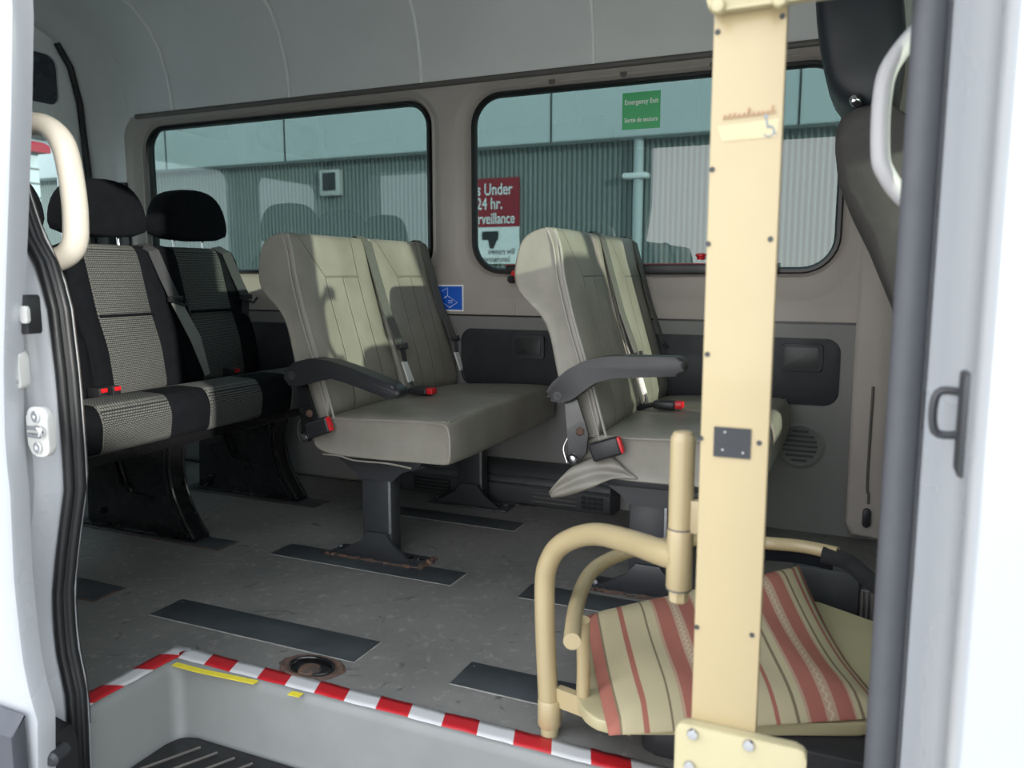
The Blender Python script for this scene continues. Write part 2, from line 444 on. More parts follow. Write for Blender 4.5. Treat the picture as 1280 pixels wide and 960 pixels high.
# ------------------------------------------------------------------ far wall
def holed_plate(mb, outer, holes, y):
    bm = mb.bm; E = []
    for L in [outer] + holes:
        V = [bm.verts.new((p[0], y, p[1])) for p in L]
        for i in range(len(V)): E.append(bm.edges.new((V[i], V[(i + 1) % len(V)])))
    r = bmesh.ops.triangle_fill(bm, use_beauty=True, use_dissolve=False, edges=E)
    for g in r['geom']:
        if isinstance(g, bmesh.types.BMFace): g.material_index = mb.mi
W1 = (-3.02, -1.575, 0.862, 1.485, 0.085)   # glass opening: x0, x1, z0, z1, corner radius
W2 = (-1.37, -0.105, 0.862, 1.485, 0.10)
def grow(w, d): return rrect(w[0] - d, w[1] + d, w[2] - d, w[3] + d, w[4] + d, 8)
def grow2(w, dx, dt, db): return rrect(w[0] - dx, w[1] + dx, w[2] - db, w[3] + dt, w[4] + dx, 8)

mb = MB()
out1, out2 = grow2(W1, 0.075, 0.05, 0.11), grow2(W2, 0.075, 0.05, 0.11)
holed_plate(mb, [(-3.135, 0.69), (1.4, 0.69), (1.4, 1.545)] + [(-3.045 - 0.09 * math.sin(math.radians(a)), 1.455 + 0.09 * math.cos(math.radians(a))) for a in range(0, 91, 15)], [out1, out2], WY)
for w, o1 in ((W1, out1), (W2, out2)):
    a = grow2(w, 0.066, 0.044, 0.100); b = grow2(w, 0.040, 0.034, 0.040); c = grow2(w, 0.030, 0.028, 0.030); d = grow2(w, 0.016, 0.016, 0.016)
    loops = [[(p[0], y, p[1]) for p in L] for L, y in ((o1, WY), (a, WY + 0.005), (b, WY + 0.022), (c, WY + 0.020), (d, WY + 0.040))]
    mb.loft(loops, cap=False)
wall = mb.build('wall_far', M['trim'], smooth=True, angle=30)
props(wall, 'taupe plastic wall lining around the two side windows', 'wall', kind='structure')
mb = MB(); holed_plate(mb, [(-3.34, -0.05), (1.4, -0.05), (1.4, 1.75), (-3.34, 1.75)], [grow(W1, 0.02), grow(W2, 0.02)], 2.80)
mb.build('outer_panel', M['white_paint'], wall)
mb = MB()
mb.loft([[(x, WY, 0.69), (x, WY - 0.006, 0.684), (x, WY - 0.008, 0.66), (x, WY - 0.006, 0.40), (x, WY, 0.30), (x, WY + 0.004, 0.10), (x, WY + 0.004, -0.02), (x, WY + 0.03, -0.02), (x, WY + 0.03, 0.69)] for x in (-3.3, 1.4)])
lw = mb.build('lower_lining', M['trim_low'], wall)
mb = MB(); mb.box(-3.36, -3.11, WY + 0.006, WY + 0.02, 0.69, 1.62); mb.build('corner_lining', M['headliner'], wall)
mb = MB(); mb.box(-3.3, 1.4, WY - 0.004, WY + 0.004, 0.686, 0.692); mb.build('seam_line', M['gasket'], wall)
mb = MB(); mb.box(-1.205, -1.192, WY - 0.003, WY + 0.004, 0.692, 0.755, 0.002); mb.build('rib', M['trim'], wall)
# rolled dark lip between lining and headliner
mb = MB(); mb.tube([(-3.05, WY - 0.002, 1.543), (1.4, WY - 0.002, 1.543)], 0.011, 10); mb.build('lip', M['trim_dark'], wall)

for i, (w, lab) in enumerate(((W1, 'tinted side window beside the rear bench'), (W2, 'tinted side window with the green exit sticker'))):
    cx = (w[0] + w[1]) / 2
    win = thing('window_%d' % (i + 1), lab, 'window', (cx, WY + 0.045, w[2]), kind='structure')
    mb = MB(); L0 = grow(w, 0.012); mb.prism(L0, 'y', WY + 0.046, WY + 0.051); mb.build('glass_pane', M['glass'], win, smooth=False)
    mb = MB(); q = lambda d, y: [(p[0], y, p[1]) for p in grow(w, d)]
    mb.loft([q(0.018, WY + 0.036), q(0.013, WY + 0.026), q(0.003, WY + 0.026), q(-0.003, WY + 0.034), q(-0.004, WY + 0.0455), q(0.018, WY + 0.0455)], ring=True)
    mb.build('gasket', M['gasket'], win)
    if i == 1:
        mb = MB(); mb.box(-1.235, -0.27, WY + 0.006, WY + 0.03, 0.845, 0.875, 0.004); mb.build('release_bar', M['plastic_black'], win)
        mb = MB(); mb.box(-1.235, -0.27, WY + 0.004, WY + 0.012, 0.8755, 0.879, 0.001); mb.build('red_edge', M['sign_red'], win)
        for x in (-1.345, -1.06, -0.80, -0.50):
            mb = MB(); mb.lathe((x, WY + 0.021, 1.5165), (0, -1, 0), [(0.012, 0), (0.012, 0.004), (0.008, 0.006), (0.007, 0.003), (0.001, 0.003)], 16); mb.build('cover_screw', M['trim_dark'], win)

# black inset panels, covers, speaker
def inset(name, x0, x1, covers, lab, n):
    t = thing(name, lab, 'panel', ((x0 + x1) / 2, WY, 0.43), kind='structure')
    mb = MB(); mb.prism(rrect(x0, x1, 0.425, 0.64, 0.045), 'y', WY - 0.012, WY + 0.01, 0.004); mb.build('panel', M['panel_black'], t)
    for c in covers:
        mb = MB(); mb.prism(rrect(c, c + 0.125, 0.535, 0.622, 0.008), 'y', WY - 0.022, WY - 0.010, 0.004)
        cv = mb.build('cover', M['panel_black'], t)
        mb = MB(); mb.prism(rrect(c + 0.012, c + 0.113, 0.548, 0.612, 0.004), 'y', WY - 0.0245, WY - 0.021, 0.002); mb.build('lid', M['plastic_black'], cv)
inset('trim_1', -1.414, -0.07, (-1.194, -0.247), 'long black inset panel with two covers under the exit window', 1)
inset('trim_2', -3.0, -1.62, (-2.2,), 'black inset panel on the wall beside the rear bench', 2)
sp = thing('speaker', 'round grey speaker grille low on the wall behind the lift', 'speaker', (-0.178, WY, 0.215))
mb = MB(); mb.lathe((-0.178, WY + 0.004, 0.289), (0, -1, 0), [(0.078, 0), (0.078, 0.006), (0.066, 0.012), (0.060, 0.008), (0.001, 0.006)], 32); mb.build('ring', M['trim_low'], sp)
mb = MB()
for k in range(7):
    z = 0.289 - 0.048 + k * 0.016; h = math.sqrt(max(0.054 ** 2 - (z - 0.289) ** 2, 0.0001))
    mb.box(-0.178 - h, -0.178 + h, WY - 0.010, WY - 0.004, z - 0.004, z + 0.004, 0.001)
mb.build('grille', M['kick'], sp)
# driver side pillar trim
mb = MB(); mb.prism([(-0.022, 1.5), (-0.03, 0.7), (-0.03, 0.06), (-0.01, 0.02), (0.075, 0.015), (0.085, 0.7), (0.085, 1.5)], 'y', WY - 0.04, WY, 0.012, 3)
p3 = mb.build('trim_3', M['trim'], smooth=True); props(p3, 'taupe pillar trim on the far wall behind the front seat', 'trim', kind='structure')
mb = MB(); mb.tube(spline([(0.028, WY - 0.046, 0.50), (0.028, WY - 0.046, 0.20), (0.034, WY - 0.046, 0.16), (0.034, WY - 0.046, 0.13)], 5), 0.004, 8); mb.build('groove', M['trim_dark'], p3)
mb = MB(); mb.prism(rrect(0.020, 0.044, 0.055, 0.115, 0.011), 'y', WY - 0.056, WY - 0.040, 0.003); mb.build('belt_anchor', M['plastic_black'], p3)

# ------------------------------------------------------------------ ceiling and rear
prof = [(2.722, 1.545), (2.715, 1.62), (2.70, 1.70), (2.67, 1.79), (2.62, 1.87), (2.54, 1.935), (2.42, 1.975), (2.2, 1.995), (1.85, 2.0)]
prof = prof + [(3.70 - a, b) for a, b in reversed(prof[:-1])]
mb = MB(); mb.loft([[(x, a, b) for a, b in prof] + [(x, a + (0.04 if a > 1.9 else -0.04 if a < 1.8 else 0), b + 0.045) for a, b in reversed(prof)] for x in (-3.36, -1.5, 0.2, 1.05)])
ceil = mb.build('ceiling', M['headliner'], angle=60); props(ceil, 'grey headliner curving over the whole cabin', 'ceiling', kind='structure')
mb = MB(); mb.loft([[(x, a + (0.09 if a > 1.9 else -0.09 if a < 1.8 else 0), b + 0.07) for a, b in prof] for x in (-3.40, 1.1)], cap=False, closed=False)
mb.build('roof_skin', M['white_paint'], ceil)
for x in (-2.83, -2.19, -1.575, -0.9):
    mb = MB(); mb.tube([(x, a - (0.004 if a > 2.5 else 0), b - 0.003) for k, (a, b) in enumerate(prof)], 0.006, 8); mb.build('seam', M['seam'], ceil)

RX = -3.30
# rear frame: dark corner trim, headliner arch
mb = MB(); mb.prism([(2.725, 1.26), (2.725, 0.0), (2.662, 0.0), (2.652, 1.26)], 'x', RX + 0.01, RX + 0.10, 0.012, 3); mb.box(RX + 0.05, -3.13, 2.705, 2.726, 0.0, 1.26, 0.004)
t4 = mb.build('trim_4', M['kick']); props(t4, 'dark grey corner trim between rear door and side window', 'trim', kind='structure')
def interp_prof(n, pts):
    P = [Vector((a, b, 0)) for a, b in pts]; D = [0]
    for p, q in zip(P, P[1:]): D.append(D[-1] + (q - p).length)
    out = []
    for k in range(n):
        t = D[-1] * k / (n - 1)
        for i in range(len(P) - 1):
            if t <= D[i + 1] + 1e-9:
                out.append(P[i].lerp(P[i + 1], (t - D[i]) / (D[i + 1] - D[i]))); break
    return out
inner = [(2.665, 1.0), (2.665, 1.22), (2.635, 1.60), (2.60, 1.76), (2.53, 1.85), (2.40, 1.90), (1.85, 1.91)]
outer_ = [(2.722, 1.0), (2.722, 1.545), (2.70, 1.70), (2.67, 1.79), (2.62, 1.87), (2.54, 1.935), (2.42, 1.975), (2.2, 1.995), (1.85, 2.0)]
inner = inner + [(3.70 - a, b) for a, b in reversed(inner[:-1])]; outer_ = outer_ + [(3.70 - a, b) for a, b in reversed(outer_[:-1])]
I_, O_ = interp_prof(50, inner), interp_prof(50, outer_)
mb = MB()
mb.loft([[(x, I_[k].lerp(O_[k], f).x, I_[k].lerp(O_[k], f).y) for k in range(50)] for x, f in ((RX - 0.02, 0.0), (RX + 0.015, 0.02), (RX + 0.03, 0.15), (RX + 0.06, 0.45), (RX + 0.075, 0.55), (RX + 0.085, 0.75), (RX + 0.13, 0.95), (RX + 0.20, 1.0), (RX + 0.20, 1.06))], cap=False, closed=False)
t5 = mb.build('trim_5', M['headliner'], angle=60); props(t5, 'padded headliner arch around the rear door opening', 'trim', kind='structure')
# rear wall frame and two door leaves
def rear_door(n, y0, y1, lab, flip):
    t = thing('door_%d' % n, lab, 'door', (RX, (y0 + y1) / 2, -0.1), kind='structure')
    mx = lambda L: [((y0 + y1 - a) if flip else a, b) for a, b in L]
    o = mx(fillet([(y0, -0.1), (y1, -0.1), (y1, 1.22), (y1 - 0.025, 1.60), (y1 - 0.06, 1.77), (y1 - 0.13, 1.865), (y1 - 0.265, 1.91), (y0, 1.92)], 0.03))
    gw = mx(rrect(y0 + 0.10, y1 - 0.14, 0.84, 1.415, 0.06)); up = mx(rrect(y0 + 0.10, y1 - 0.135, 1.575, 1.785, 0.05))
    mb = MB(); bm = mb.bm
    for x in (RX, RX - 0.05):
        E = []
        for L in (o, gw, up):
            V = [bm.verts.new((x, p[0], p[1])) for p in L]
            for i in range(len(V)): E.append(bm.edges.new((V[i], V[(i + 1) % len(V)])))
        bmesh.ops.triangle_fill(bm, use_beauty=True, edges=E)
    for L in (o, gw, up): mb.loft([[(x, p[0], p[1]) for p in L] for x in (RX, RX - 0.05)], cap=False)
    mb.build('door_frame', M['door_white'], t)
    mb = MB(); mb.prism(gw, 'x', RX - 0.034, RX - 0.029); mb.build('glass_pane', M['glass_rear'], t, smooth=False)
    mb = MB(); mb.prism(up, 'x', RX - 0.03, RX - 0.012); mb.build('blank_panel', M['tinted_panel'], t, smooth=False)
    mb = MB(); mb.tube([(RX + 0.012, a, b) for a, b in mx([(y1 - 0.022, 0.0), (y1 - 0.022, 1.2), (y1 - 0.046, 1.60), (y1 - 0.08, 1.75), (y1 - 0.14, 1.84)])], 0.014, 10); mb.build('door_seal', M['rubber'], t)
rear_door(1, 1.856, 2.672, 'white rear cargo door with dark upper panel and window', False)
rear_door(2, 1.028, 1.844, 'white rear cargo door leaf on the near side', True)

# ------------------------------------------------------------------ floor, step well
fl = [(-3.36, 0.93), (-1.36, 0.93), (-1.36, 1.232), (0.03, 1.232), (0.03, 0.93), (0.9, 0.93), (0.9, 2.80), (-3.36, 2.80)]
mb = MB(); mb.prism(fl, 'z', -0.035, 0.0); floor = mb.build('floor', M['floor'], smooth=False); props(floor, 'scuffed dark grey vinyl floor of the van', 'floor', kind='structure')
mb = MB()
zb = -0.158
def stepprof(off, z): return [(-1.352 + off, 0.86), (-1.352 + off, 1.224 - off), (0.03, 1.224 - off)]
loops = []
for off, z in ((-0.012, 0.001), (0.0, 0.002), (0.006, -0.003), (0.010, -0.02), (0.018, -0.135), (0.03, zb)):
    L = stepprof(off, z)
    c = L[1]; r = 0.03
    pts = [L[0], (c[0], c[1] - r)] + [(c[0] + r - r * math.cos(math.radians(a)), c[1] - r + r * math.sin(math.radians(a))) for a in (22, 45, 68)] + [(c[0] + r, c[1]), L[2]]
    loops.append([(p[0], p[1], z) for p in pts])
mb.loft(loops, cap=False, closed=False)
mb.box(-1.37, 0.05, 0.84, 1.23, zb - 0.03, zb)
mb.box(0.0, 0.03, 0.86, 1.23, zb, -0.002)
st = mb.build('trim_6', M['step'], angle=50); props(st, 'grey moulded step well inside the side door', 'step', kind='structure')
mb = MB(); mb.box(-0.50, -0.0, 1.180, 1.208, zb, -0.035, 0.008, 3); mb.build('filler_block', M['white_worn'], st)
# rubber mat with ribs
mt = thing('step_mat', 'black ribbed rubber mat in the bottom of the step well', 'mat', (-0.9, 1.0, zb))
mb = MB(); mb.prism(fillet([(-1.31, 0.90), (-1.31, 1.190), (-0.22, 1.190), (-0.22, 0.90)], 0.045, 5), 'z', zb, zb + 0.012, 0.003); mb.build('mat', M['rubber'], mt)
mb = MB()
r0, r1 = atz(181, 959, zb + 0.012), atz(253, 933, zb + 0.012)
rd = (r1 - r0).normalized(); sx = (atz(273, 940, zb + 0.012) - r1); sx = abs((sx - rd * sx.dot(rd)).length) / max(0.2, abs(rd.y))
for k in range(22):
    e = Vector((r1.x - 2 * sx + sx * k, 1.165, zb + 0.0125)); L_ = 0.30
    if e.x > -0.3: break
    st0 = max(0.905, (e - rd * L_).y); f_ = (1.165 - st0) / max(1e-4, abs(rd.y))
    q = e - rd * f_
    if q.x < -1.29: q = e - rd * ((e.x + 1.29) / rd.x) if rd.x > 1e-4 and e.x > -1.28 else q
    if e.x > -1.28: mb.tube([q, e], 0.0035, 6)
mb.build('rib', M['trim_dark'], mt)
# hazard tape
def tape(name, pts, label, w=0.046, s0=0.0, k=0.147):
    mb = MB(); bm = mb.bm; uvl = bm.loops.layers.uv.new('tape'); rows = []; s = s0
    P = [Vector(p) for p in pts]
    random.seed(5)
    dense = []
    for i in range(len(P) - 1):
        kk = max(2, int((P[i + 1] - P[i]).length / 0.02))
        for j in range(kk): dense.append(P[i].lerp(P[i + 1], j / kk))
    dense.append(P[-1]); prev = None
    for i, p in enumerate(dense):
        t = ((dense[min(i + 1, len(dense) - 1)] - dense[max(i - 1, 0)])).normalized(); nrm = Vector((-t.y, t.x, 0))
        if prev is not None: s += (p - prev).length
        prev = p; j = random.uniform(-0.0012, 0.0012); lift = random.uniform(0.0022, 0.0034)
        rows.append([(mb.v(p + nrm * (u * w + j) + Vector((0, 0, lift + (0 if abs(u) < .4 else -0.0005)))), s, u * w) for u in (-0.5, -0.2, 0.2, 0.5)])
    for a, b in zip(rows, rows[1:]):
        for j in range(3):
            q = [a[j], a[j + 1], b[j + 1], b[j]]
            f = mb._f([x[0] for x in q])
            for lp, x in zip(f.loops, q): lp[uvl].uv = (x[1] / k, x[2] / k)
    o = mb.build(name, M['tape'])
    md = o.modifiers.new('thick', 'SOLIDIFY'); md.thickness = 0.0012; md.offset = -1
    return props(o, label, 'tape')
tape('hazard_tape', [(-1.366, 1.249, 0), (0.02, 1.249, 0)], 'red and white tape along the long edge of the step', s0=0.065, k=0.147)
tape('hazard_tape', [(-1.378, 0.95, 0.0006), (-1.378, 1.27, 0.0006)], 'red and white tape along the short edge of the step', s0=0.087)
for pts, lab in ((((219.7, 829), (250, 837), (322, 852)), 'yellow tape strip below the hazard tape corner'), (((364, 865), (378, 868)), 'small yellow tape scrap below the hazard tape')):
    mb = MB(); P = [atz(x, y, 0.003) for x, y in pts]
    mb.strip([p + Vector((0, -0.004, 0)) for p in P], Vector((0.0, 0.0075, 0)), 0.0016, (0, 0, 1)); o = mb.build('yellow_tape', M['yellow']); props(o, lab, 'tape')

# floor plates
def plate(x0, x1, y0, y1, lab, rusty=False):
    t = thing('floor_plate', lab, 'floor plate', ((x0 + x1) / 2, (y0 + y1) / 2, 0), 'dark rail covers set in the floor')
    mb = MB(); mb.box(x0, x1, y0, y1, 0.0, 0.0025, 0.001); mb.build('plate', M['plate_metal'], t)
    mb = MB(); e = 0.007 if rusty else 0.004
    random.seed(int(abs(x0) * 1000))
    n_ = 24
    mb.loft([[(x0 + (x1 + e - x0) * q / n_, y0 - e * random.uniform(.5, 1.1), 0.0012), (x0 + (x1 + e - x0) * q / n_, y0, 0.0026), (x0 + (x1 + e - x0) * q / n_, y0 + 0.001, 0.0008)] for q in range(n_ + 1)], cap=False, closed=False)
    mb.box(x1, x1 + e, y0, y1, 0.0, 0.0018)
    mb.build('worn_edge', M['rust'] if rusty else M['worn'], t)
    for x in (x0 + 0.014, x1 - 0.014):
        mb = MB(); mb.lathe((x, y1 - 0.014, 0.0025), (0, 0, 1), [(0.004, 0), (0.0035, 0.0008), (0.001, 0.001)], 12); mb.build('screw', M['dark_metal'], t)
plate(-1.595, -0.985, 1.368, 1.475, 'dark floor plate nearest the step corner')
plate(-0.75, -0.15, 1.372, 1.475, 'dark floor plate beside the lift foot')
plate(-1.62, -1.0, 1.838, 1.94, 'dark floor plate in front of the middle seat leg')
plate(-1.655, -1.03, 2.335, 2.43, 'dark floor plate beyond the middle seat leg')
plate(-2.46, -1.79, 1.80, 1.885, 'rust edged floor plate under the near bench leg', True)
plate(-2.46, -1.81, 2.29, 2.385, 'floor plate under the far bench leg', True)
plate(-2.45, -1.80, 1.372, 1.47, 'dark floor plate half hidden by the left door seal', True)
plate(-0.80, -0.20, 1.84, 1.94, 'dark floor plate behind the lift arch')
# torn hole with anchor
t = thing('floor_anchor', 'rusty torn hole with an anchor ring beside the hazard tape', 'floor anchor', (-1.053, 1.315, 0))
random.seed(3)
mb = MB(); cx, cy = -1.055, 1.315
mb.loft([[(cx + (0.072 + random.uniform(-.006, .006) * (q == 0)) * s_ * math.cos(a), cy + 0.046 * s_ * math.sin(a), z) for a in [2 * math.pi * k / 26 for k in range(26)]] for q, (s_, z) in enumerate(((1.12, 0.0004), (1.0, 0.005), (0.86, 0.003), (0.78, 0.0012)))], cap=False)
mb.build('torn_rim', M['rust'], t)
mb = MB(); mb.lathe((cx, cy, 0.0002), (0, 0, 1), [(0.048, 0.0), (0.046, 0.0012), (0.001, 0.0016)], 24); mb.build('hole', M['gasket'], t)
mb = MB(); mb.tube([(cx + 0.052 * math.cos(a), cy + 0.030 * math.sin(a), 0.004 + 0.003 * math.sin(a)) for a in [2 * math.pi * k / 24 for k in range(24)]], 0.0035, 8, ring=True); mb.build('ring', M['black_metal'], t)
mb = MB(); mb.lathe((cx + 0.004, cy - 0.014, 0.001), (0, 0, 1), [(0.026, 0), (0.022, 0.005), (0.012, 0.006), (0.001, 0.007)], 18); mb.build('rusty_bolt', M['rust'], t)
t = thing('floor_anchor', 'dark round floor anchor beside the far wall heater', 'floor anchor', (-1.13, 2.62, 0))
cc = atz(663, 629, 0); mb = MB(); mb.lathe((cc.x, cc.y, 0), (0, 0, 1), [(0.05, 0), (0.05, 0.006), (0.036, 0.008), (0.032, 0.003), (0.001, 0.003)], 24); mb.build('anchor_cup', M['plastic_black'], t)
mb = MB(); mb.tube([(cc.x - 0.03, cc.y, 0.004), (cc.x, cc.y, 0.010), (cc.x + 0.03, cc.y, 0.004)], 0.004, 8); mb.build('anchor_bar', M['chrome'], t)

# heater along the wall
t = thing('heater', 'long grey ribbed heater with slotted vents at the foot of the far wall', 'heater', (-1.15, 2.6, 0))
hp = [(2.715, 0.0), (2.637, 0.0), (2.625, 0.015), (2.625, 0.070), (2.631, 0.076), (2.627, 0.082), (2.630, 0.098), (2.637, 0.104), (2.634, 0.110), (2.645, 0.128), (2.665, 0.140), (2.69, 0.148), (2.715, 0.15)]
mb = MB(); mb.loft([[(x, a + d, b * s_) for a, b in hp] for x, d, s_ in ((-1.66, 0.02, .93), (-1.645, 0.0, 1), (-0.82, 0.0, 1), (-0.79, 0.004, .96), (-0.78, 0.020, .9))]); mb.build('housing', M['kick'], t)
mb = MB()
for i in range(4):
    for j in range(3): mb.box(-0.892 + i * 0.021, -0.876 + i * 0.021, 2.621, 2.627, 0.018 + j * 0.016, 0.029 + j * 0.016)
mb.build('vent_grille', M['gasket'], t)
mb = MB()
for j in range(3): mb.box(-1.08, -0.91, 2.621, 2.627, 0.021 + j * 0.016, 0.025 + j * 0.016)
mb.build('rib', M['trim_dark'], t)
mb = MB(); mb.box(-1.58, -1.42, 2.621, 2.627, 0.018, 0.068, 0.002); mb.build('vent_opening', M['gasket'], t)
mb = MB()
for j in range(3): mb.box(-1.575, -1.425, 2.617, 2.622, 0.026 + j * 0.014, 0.031 + j * 0.014)
mb.build('louvre', M['kick'], t)
# lower bulge of the lining by the bench (wheel arch)
mb = MB(); mb.prism([(-3.2, 0.0), (-1.74, 0.0), (-1.76, 0.16), (-1.84, 0.27), (-1.98, 0.32), (-2.9, 0.32), (-3.2, 0.2)], 'y', 2.645, WY + 0.01, 0.03, 4)
o = mb.build('trim_7', M['trim_low']); props(o, 'grey wheel arch bulge under the wall lining by the bench', 'wheel arch', kind='structure')

# ------------------------------------------------------------------ rear bench
def seat_block(mb, prof, stations, mats_at):
    """stations: list of (y, inset); prof in (x, z); faces between stations take a material index"""
    cx = sum(p[0] for p in prof) / len(prof); cz = sum(p[1] for p in prof) / len(prof)
    loops = []
    for y, ins in stations:
        L = []
        for x, z in prof:
            v = Vector((x - cx, z - cz)); l = max(v.length - ins, 0.002); v = v.normalized() * l
            L.append((cx + v.x, y, cz + v.y))
        loops.append(L)
    R = [[mb.v(p) for p in L] for L in loops]; n = len(prof)
    for i in range(len(R) - 1):
        mb.mi = mats_at(0.5 * (stations[i][0] + stations[i + 1][0]))
        for j in range(n):
            k = (j + 1) % n; mb._f([R[i][j], R[i][k], R[i + 1][k], R[i + 1][j]])
    mb.mi = mats_at(stations[0][0]); mb._f(list(reversed(R[0])))
    mb.mi = mats_at(stations[-1][0]); mb._f(R[-1])
BY0, PITCHY = 1.455, 0.405
bench = thing('rear_bench_seat', 'black three place bench with grey woven inserts at the rear', 'bench seat', (-2.2, 2.1, 0))
cprof = fillet([(-1.955, 0.335), (-1.94, 0.42), (-1.965, 0.475), (-2.08, 0.478), (-2.40, 0.425), (-2.43, 0.33)], 0.022, 3)
ins = [(BY0 + PITCHY * k + 0.10, BY0 + PITCHY * k + 0.345) for k in range(3)]
stn = [(BY0, 0.02), (BY0 + 0.012, 0.004)]
for a, b in ins: stn += [(a - 0.004, 0.0), (a, 0.003), (a + 0.004, -0.002), (b - 0.004, -0.002), (b, 0.003), (b + 0.004, 0.0)]
stn += [(BY0 + 3 * PITCHY - 0.012, 0.004), (BY0 + 3 * PITCHY, 0.02)]
wmat = lambda y: 1 if any(a < y < b for a, b in ins) else 0
mb = MB(); seat_block(mb, cprof, stn, wmat); mb.build('seat_cushion', [M['black_cloth'], M['weave']], bench, angle=50)
mb = MB(); mb.box(-2.42, -1.975, BY0 + 0.03, BY0 + 3 * PITCHY - 0.03, 0.30, 0.345, 0.008); mb.build('seat_frame', M['black_metal'], bench)
bprof = fillet([(-2.345, 0.425), (-2.365, 0.58), (-2.405, 0.70), (-2.455, 0.90), (-2.475, 0.945), (-2.53, 0.95), (-2.575, 0.90), (-2.52, 0.62), (-2.45, 0.42)], 0.03, 3)
bins = [(BY0 + PITCHY * k + 0.075, BY0 + PITCHY * k + 0.30) for k in range(3)]
bm_at = lambda y: 1 if any(a < y < b for a, b in bins) else 0
for k in range(3):
    y0 = BY0 + PITCHY * k + 0.004; y1 = y0 + PITCHY - 0.008; a, b = bins[k]
    mb = MB(); seat_block(mb, bprof, [(y0, 0.025), (y0 + 0.012, 0.006), (y0 + 0.04, -0.004), (a - 0.003, 0.0), (a, 0.004), (a + 0.004, -0.001), (b - 0.004, -0.001), (b, 0.004), (b + 0.003, 0.0), (y1 - 0.04, -0.004), (y1 - 0.012, 0.006), (y1, 0.025)], bm_at)
    br = mb.build('backrest', [M['black_cloth'], M['weave']], bench, angle=50)
    mb = MB(); mb.tube([(-2.395, a, 0.700), (-2.395, b, 0.700)], 0.005, 8); mb.build('cross_seam', M['black_cloth'], br)
    yc = BY0 + PITCHY * (k + 0.5) - 0.02
    hw = [(-0.165, 0.0), (-0.172, 0.05), (-0.165, 0.11), (-0.14, 0.165), (-0.10, 0.205), (-0.04, 0.222)]
    sil = hw + [(-a_, b_) for a_, b_ in reversed(hw)]
    mb = MB(); loops = []
    for x, s_, dz in ((-2.57, .86, .012), (-2.555, .97, .003), (-2.52, 1.0, 0), (-2.47, 1.0, 0), (-2.452, .97, .003), (-2.445, .88, .012)):
        loops.append([(x, yc + a_ * s_, 0.970 + dz + b_ * 0.92 * (1 - 2 * dz / 0.222)) for a_, b_ in sil])
    mb.loft(loops); hr = mb.build('headrest', M['black_cloth'], bench, sub=1)
    for d in (-0.075, 0.075):
        mb = MB(); mb.tube([(-2.50, yc + d, 0.92), (-2.505, yc + d, 0.995)], 0.006, 10); mb.build('headrest_post', M['chrome'], hr)
def bench_leg(y):
    f = [(-1.985, 0.335), (-2.005, 0.25), (-2.0, 0.17), (-1.97, 0.09), (-1.915, 0.004)]
    poly = [(p.x, p.y) for p in spline([(a, b, 0) for a, b in f], 5)] + [(-2.40, 0.004), (-2.38, 0.335)]
    mb = MB(); mb.prism(poly, 'y', y, y + 0.014, 0.003)
    lg = mb.build('leg', M['black_metal'], bench)
    mb = MB(); e = spline([(a, 0, b) for a, b in f], 6)
    for dx, dy in ((0.0, -0.008), (-0.022, -0.006), (0.0, 0.05)): mb.tube([(p.x + dx, y + dy + 0.004, p.z) for p in e], 0.006, 8)
    mb.loft([[(p.x - 0.002, y - 0.004, p.z), (p.x - 0.002, y + 0.05, p.z), (p.x - 0.008, y + 0.05, p.z), (p.x - 0.008, y - 0.004, p.z)] for p in e])
    mb.build('front_flange', M['black_metal'], lg)
    mb = MB()
    for dx in (0.0, 0.03): mb.tube(spline([(-2.27 + dx, y - 0.003, 0.27), (-2.235 + dx, y - 0.004, 0.17), (-2.215 + dx, y - 0.004, 0.145), (-2.17, y - 0.003, 0.128), (-2.08, y, 0.126)], 6), 0.005, 8)
    mb.build('pressed_rib', M['black_metal'], lg)
    mb = MB(); mb.box(-2.41, -1.90, y - 0.02, y + 0.045, 0.004, 0.010, 0.002); mb.build('foot', M['black_metal'], lg)
    mb = MB(); mb.lathe((-2.33, y, 0.05), (0, -1, 0), [(0.012, 0), (0.012, 0.008), (0.006, 0.012), (0.001, 0.012)], 6); mb.build('bolt', M['black_metal'], lg)
bench_leg(1.835); bench_leg(2.335)
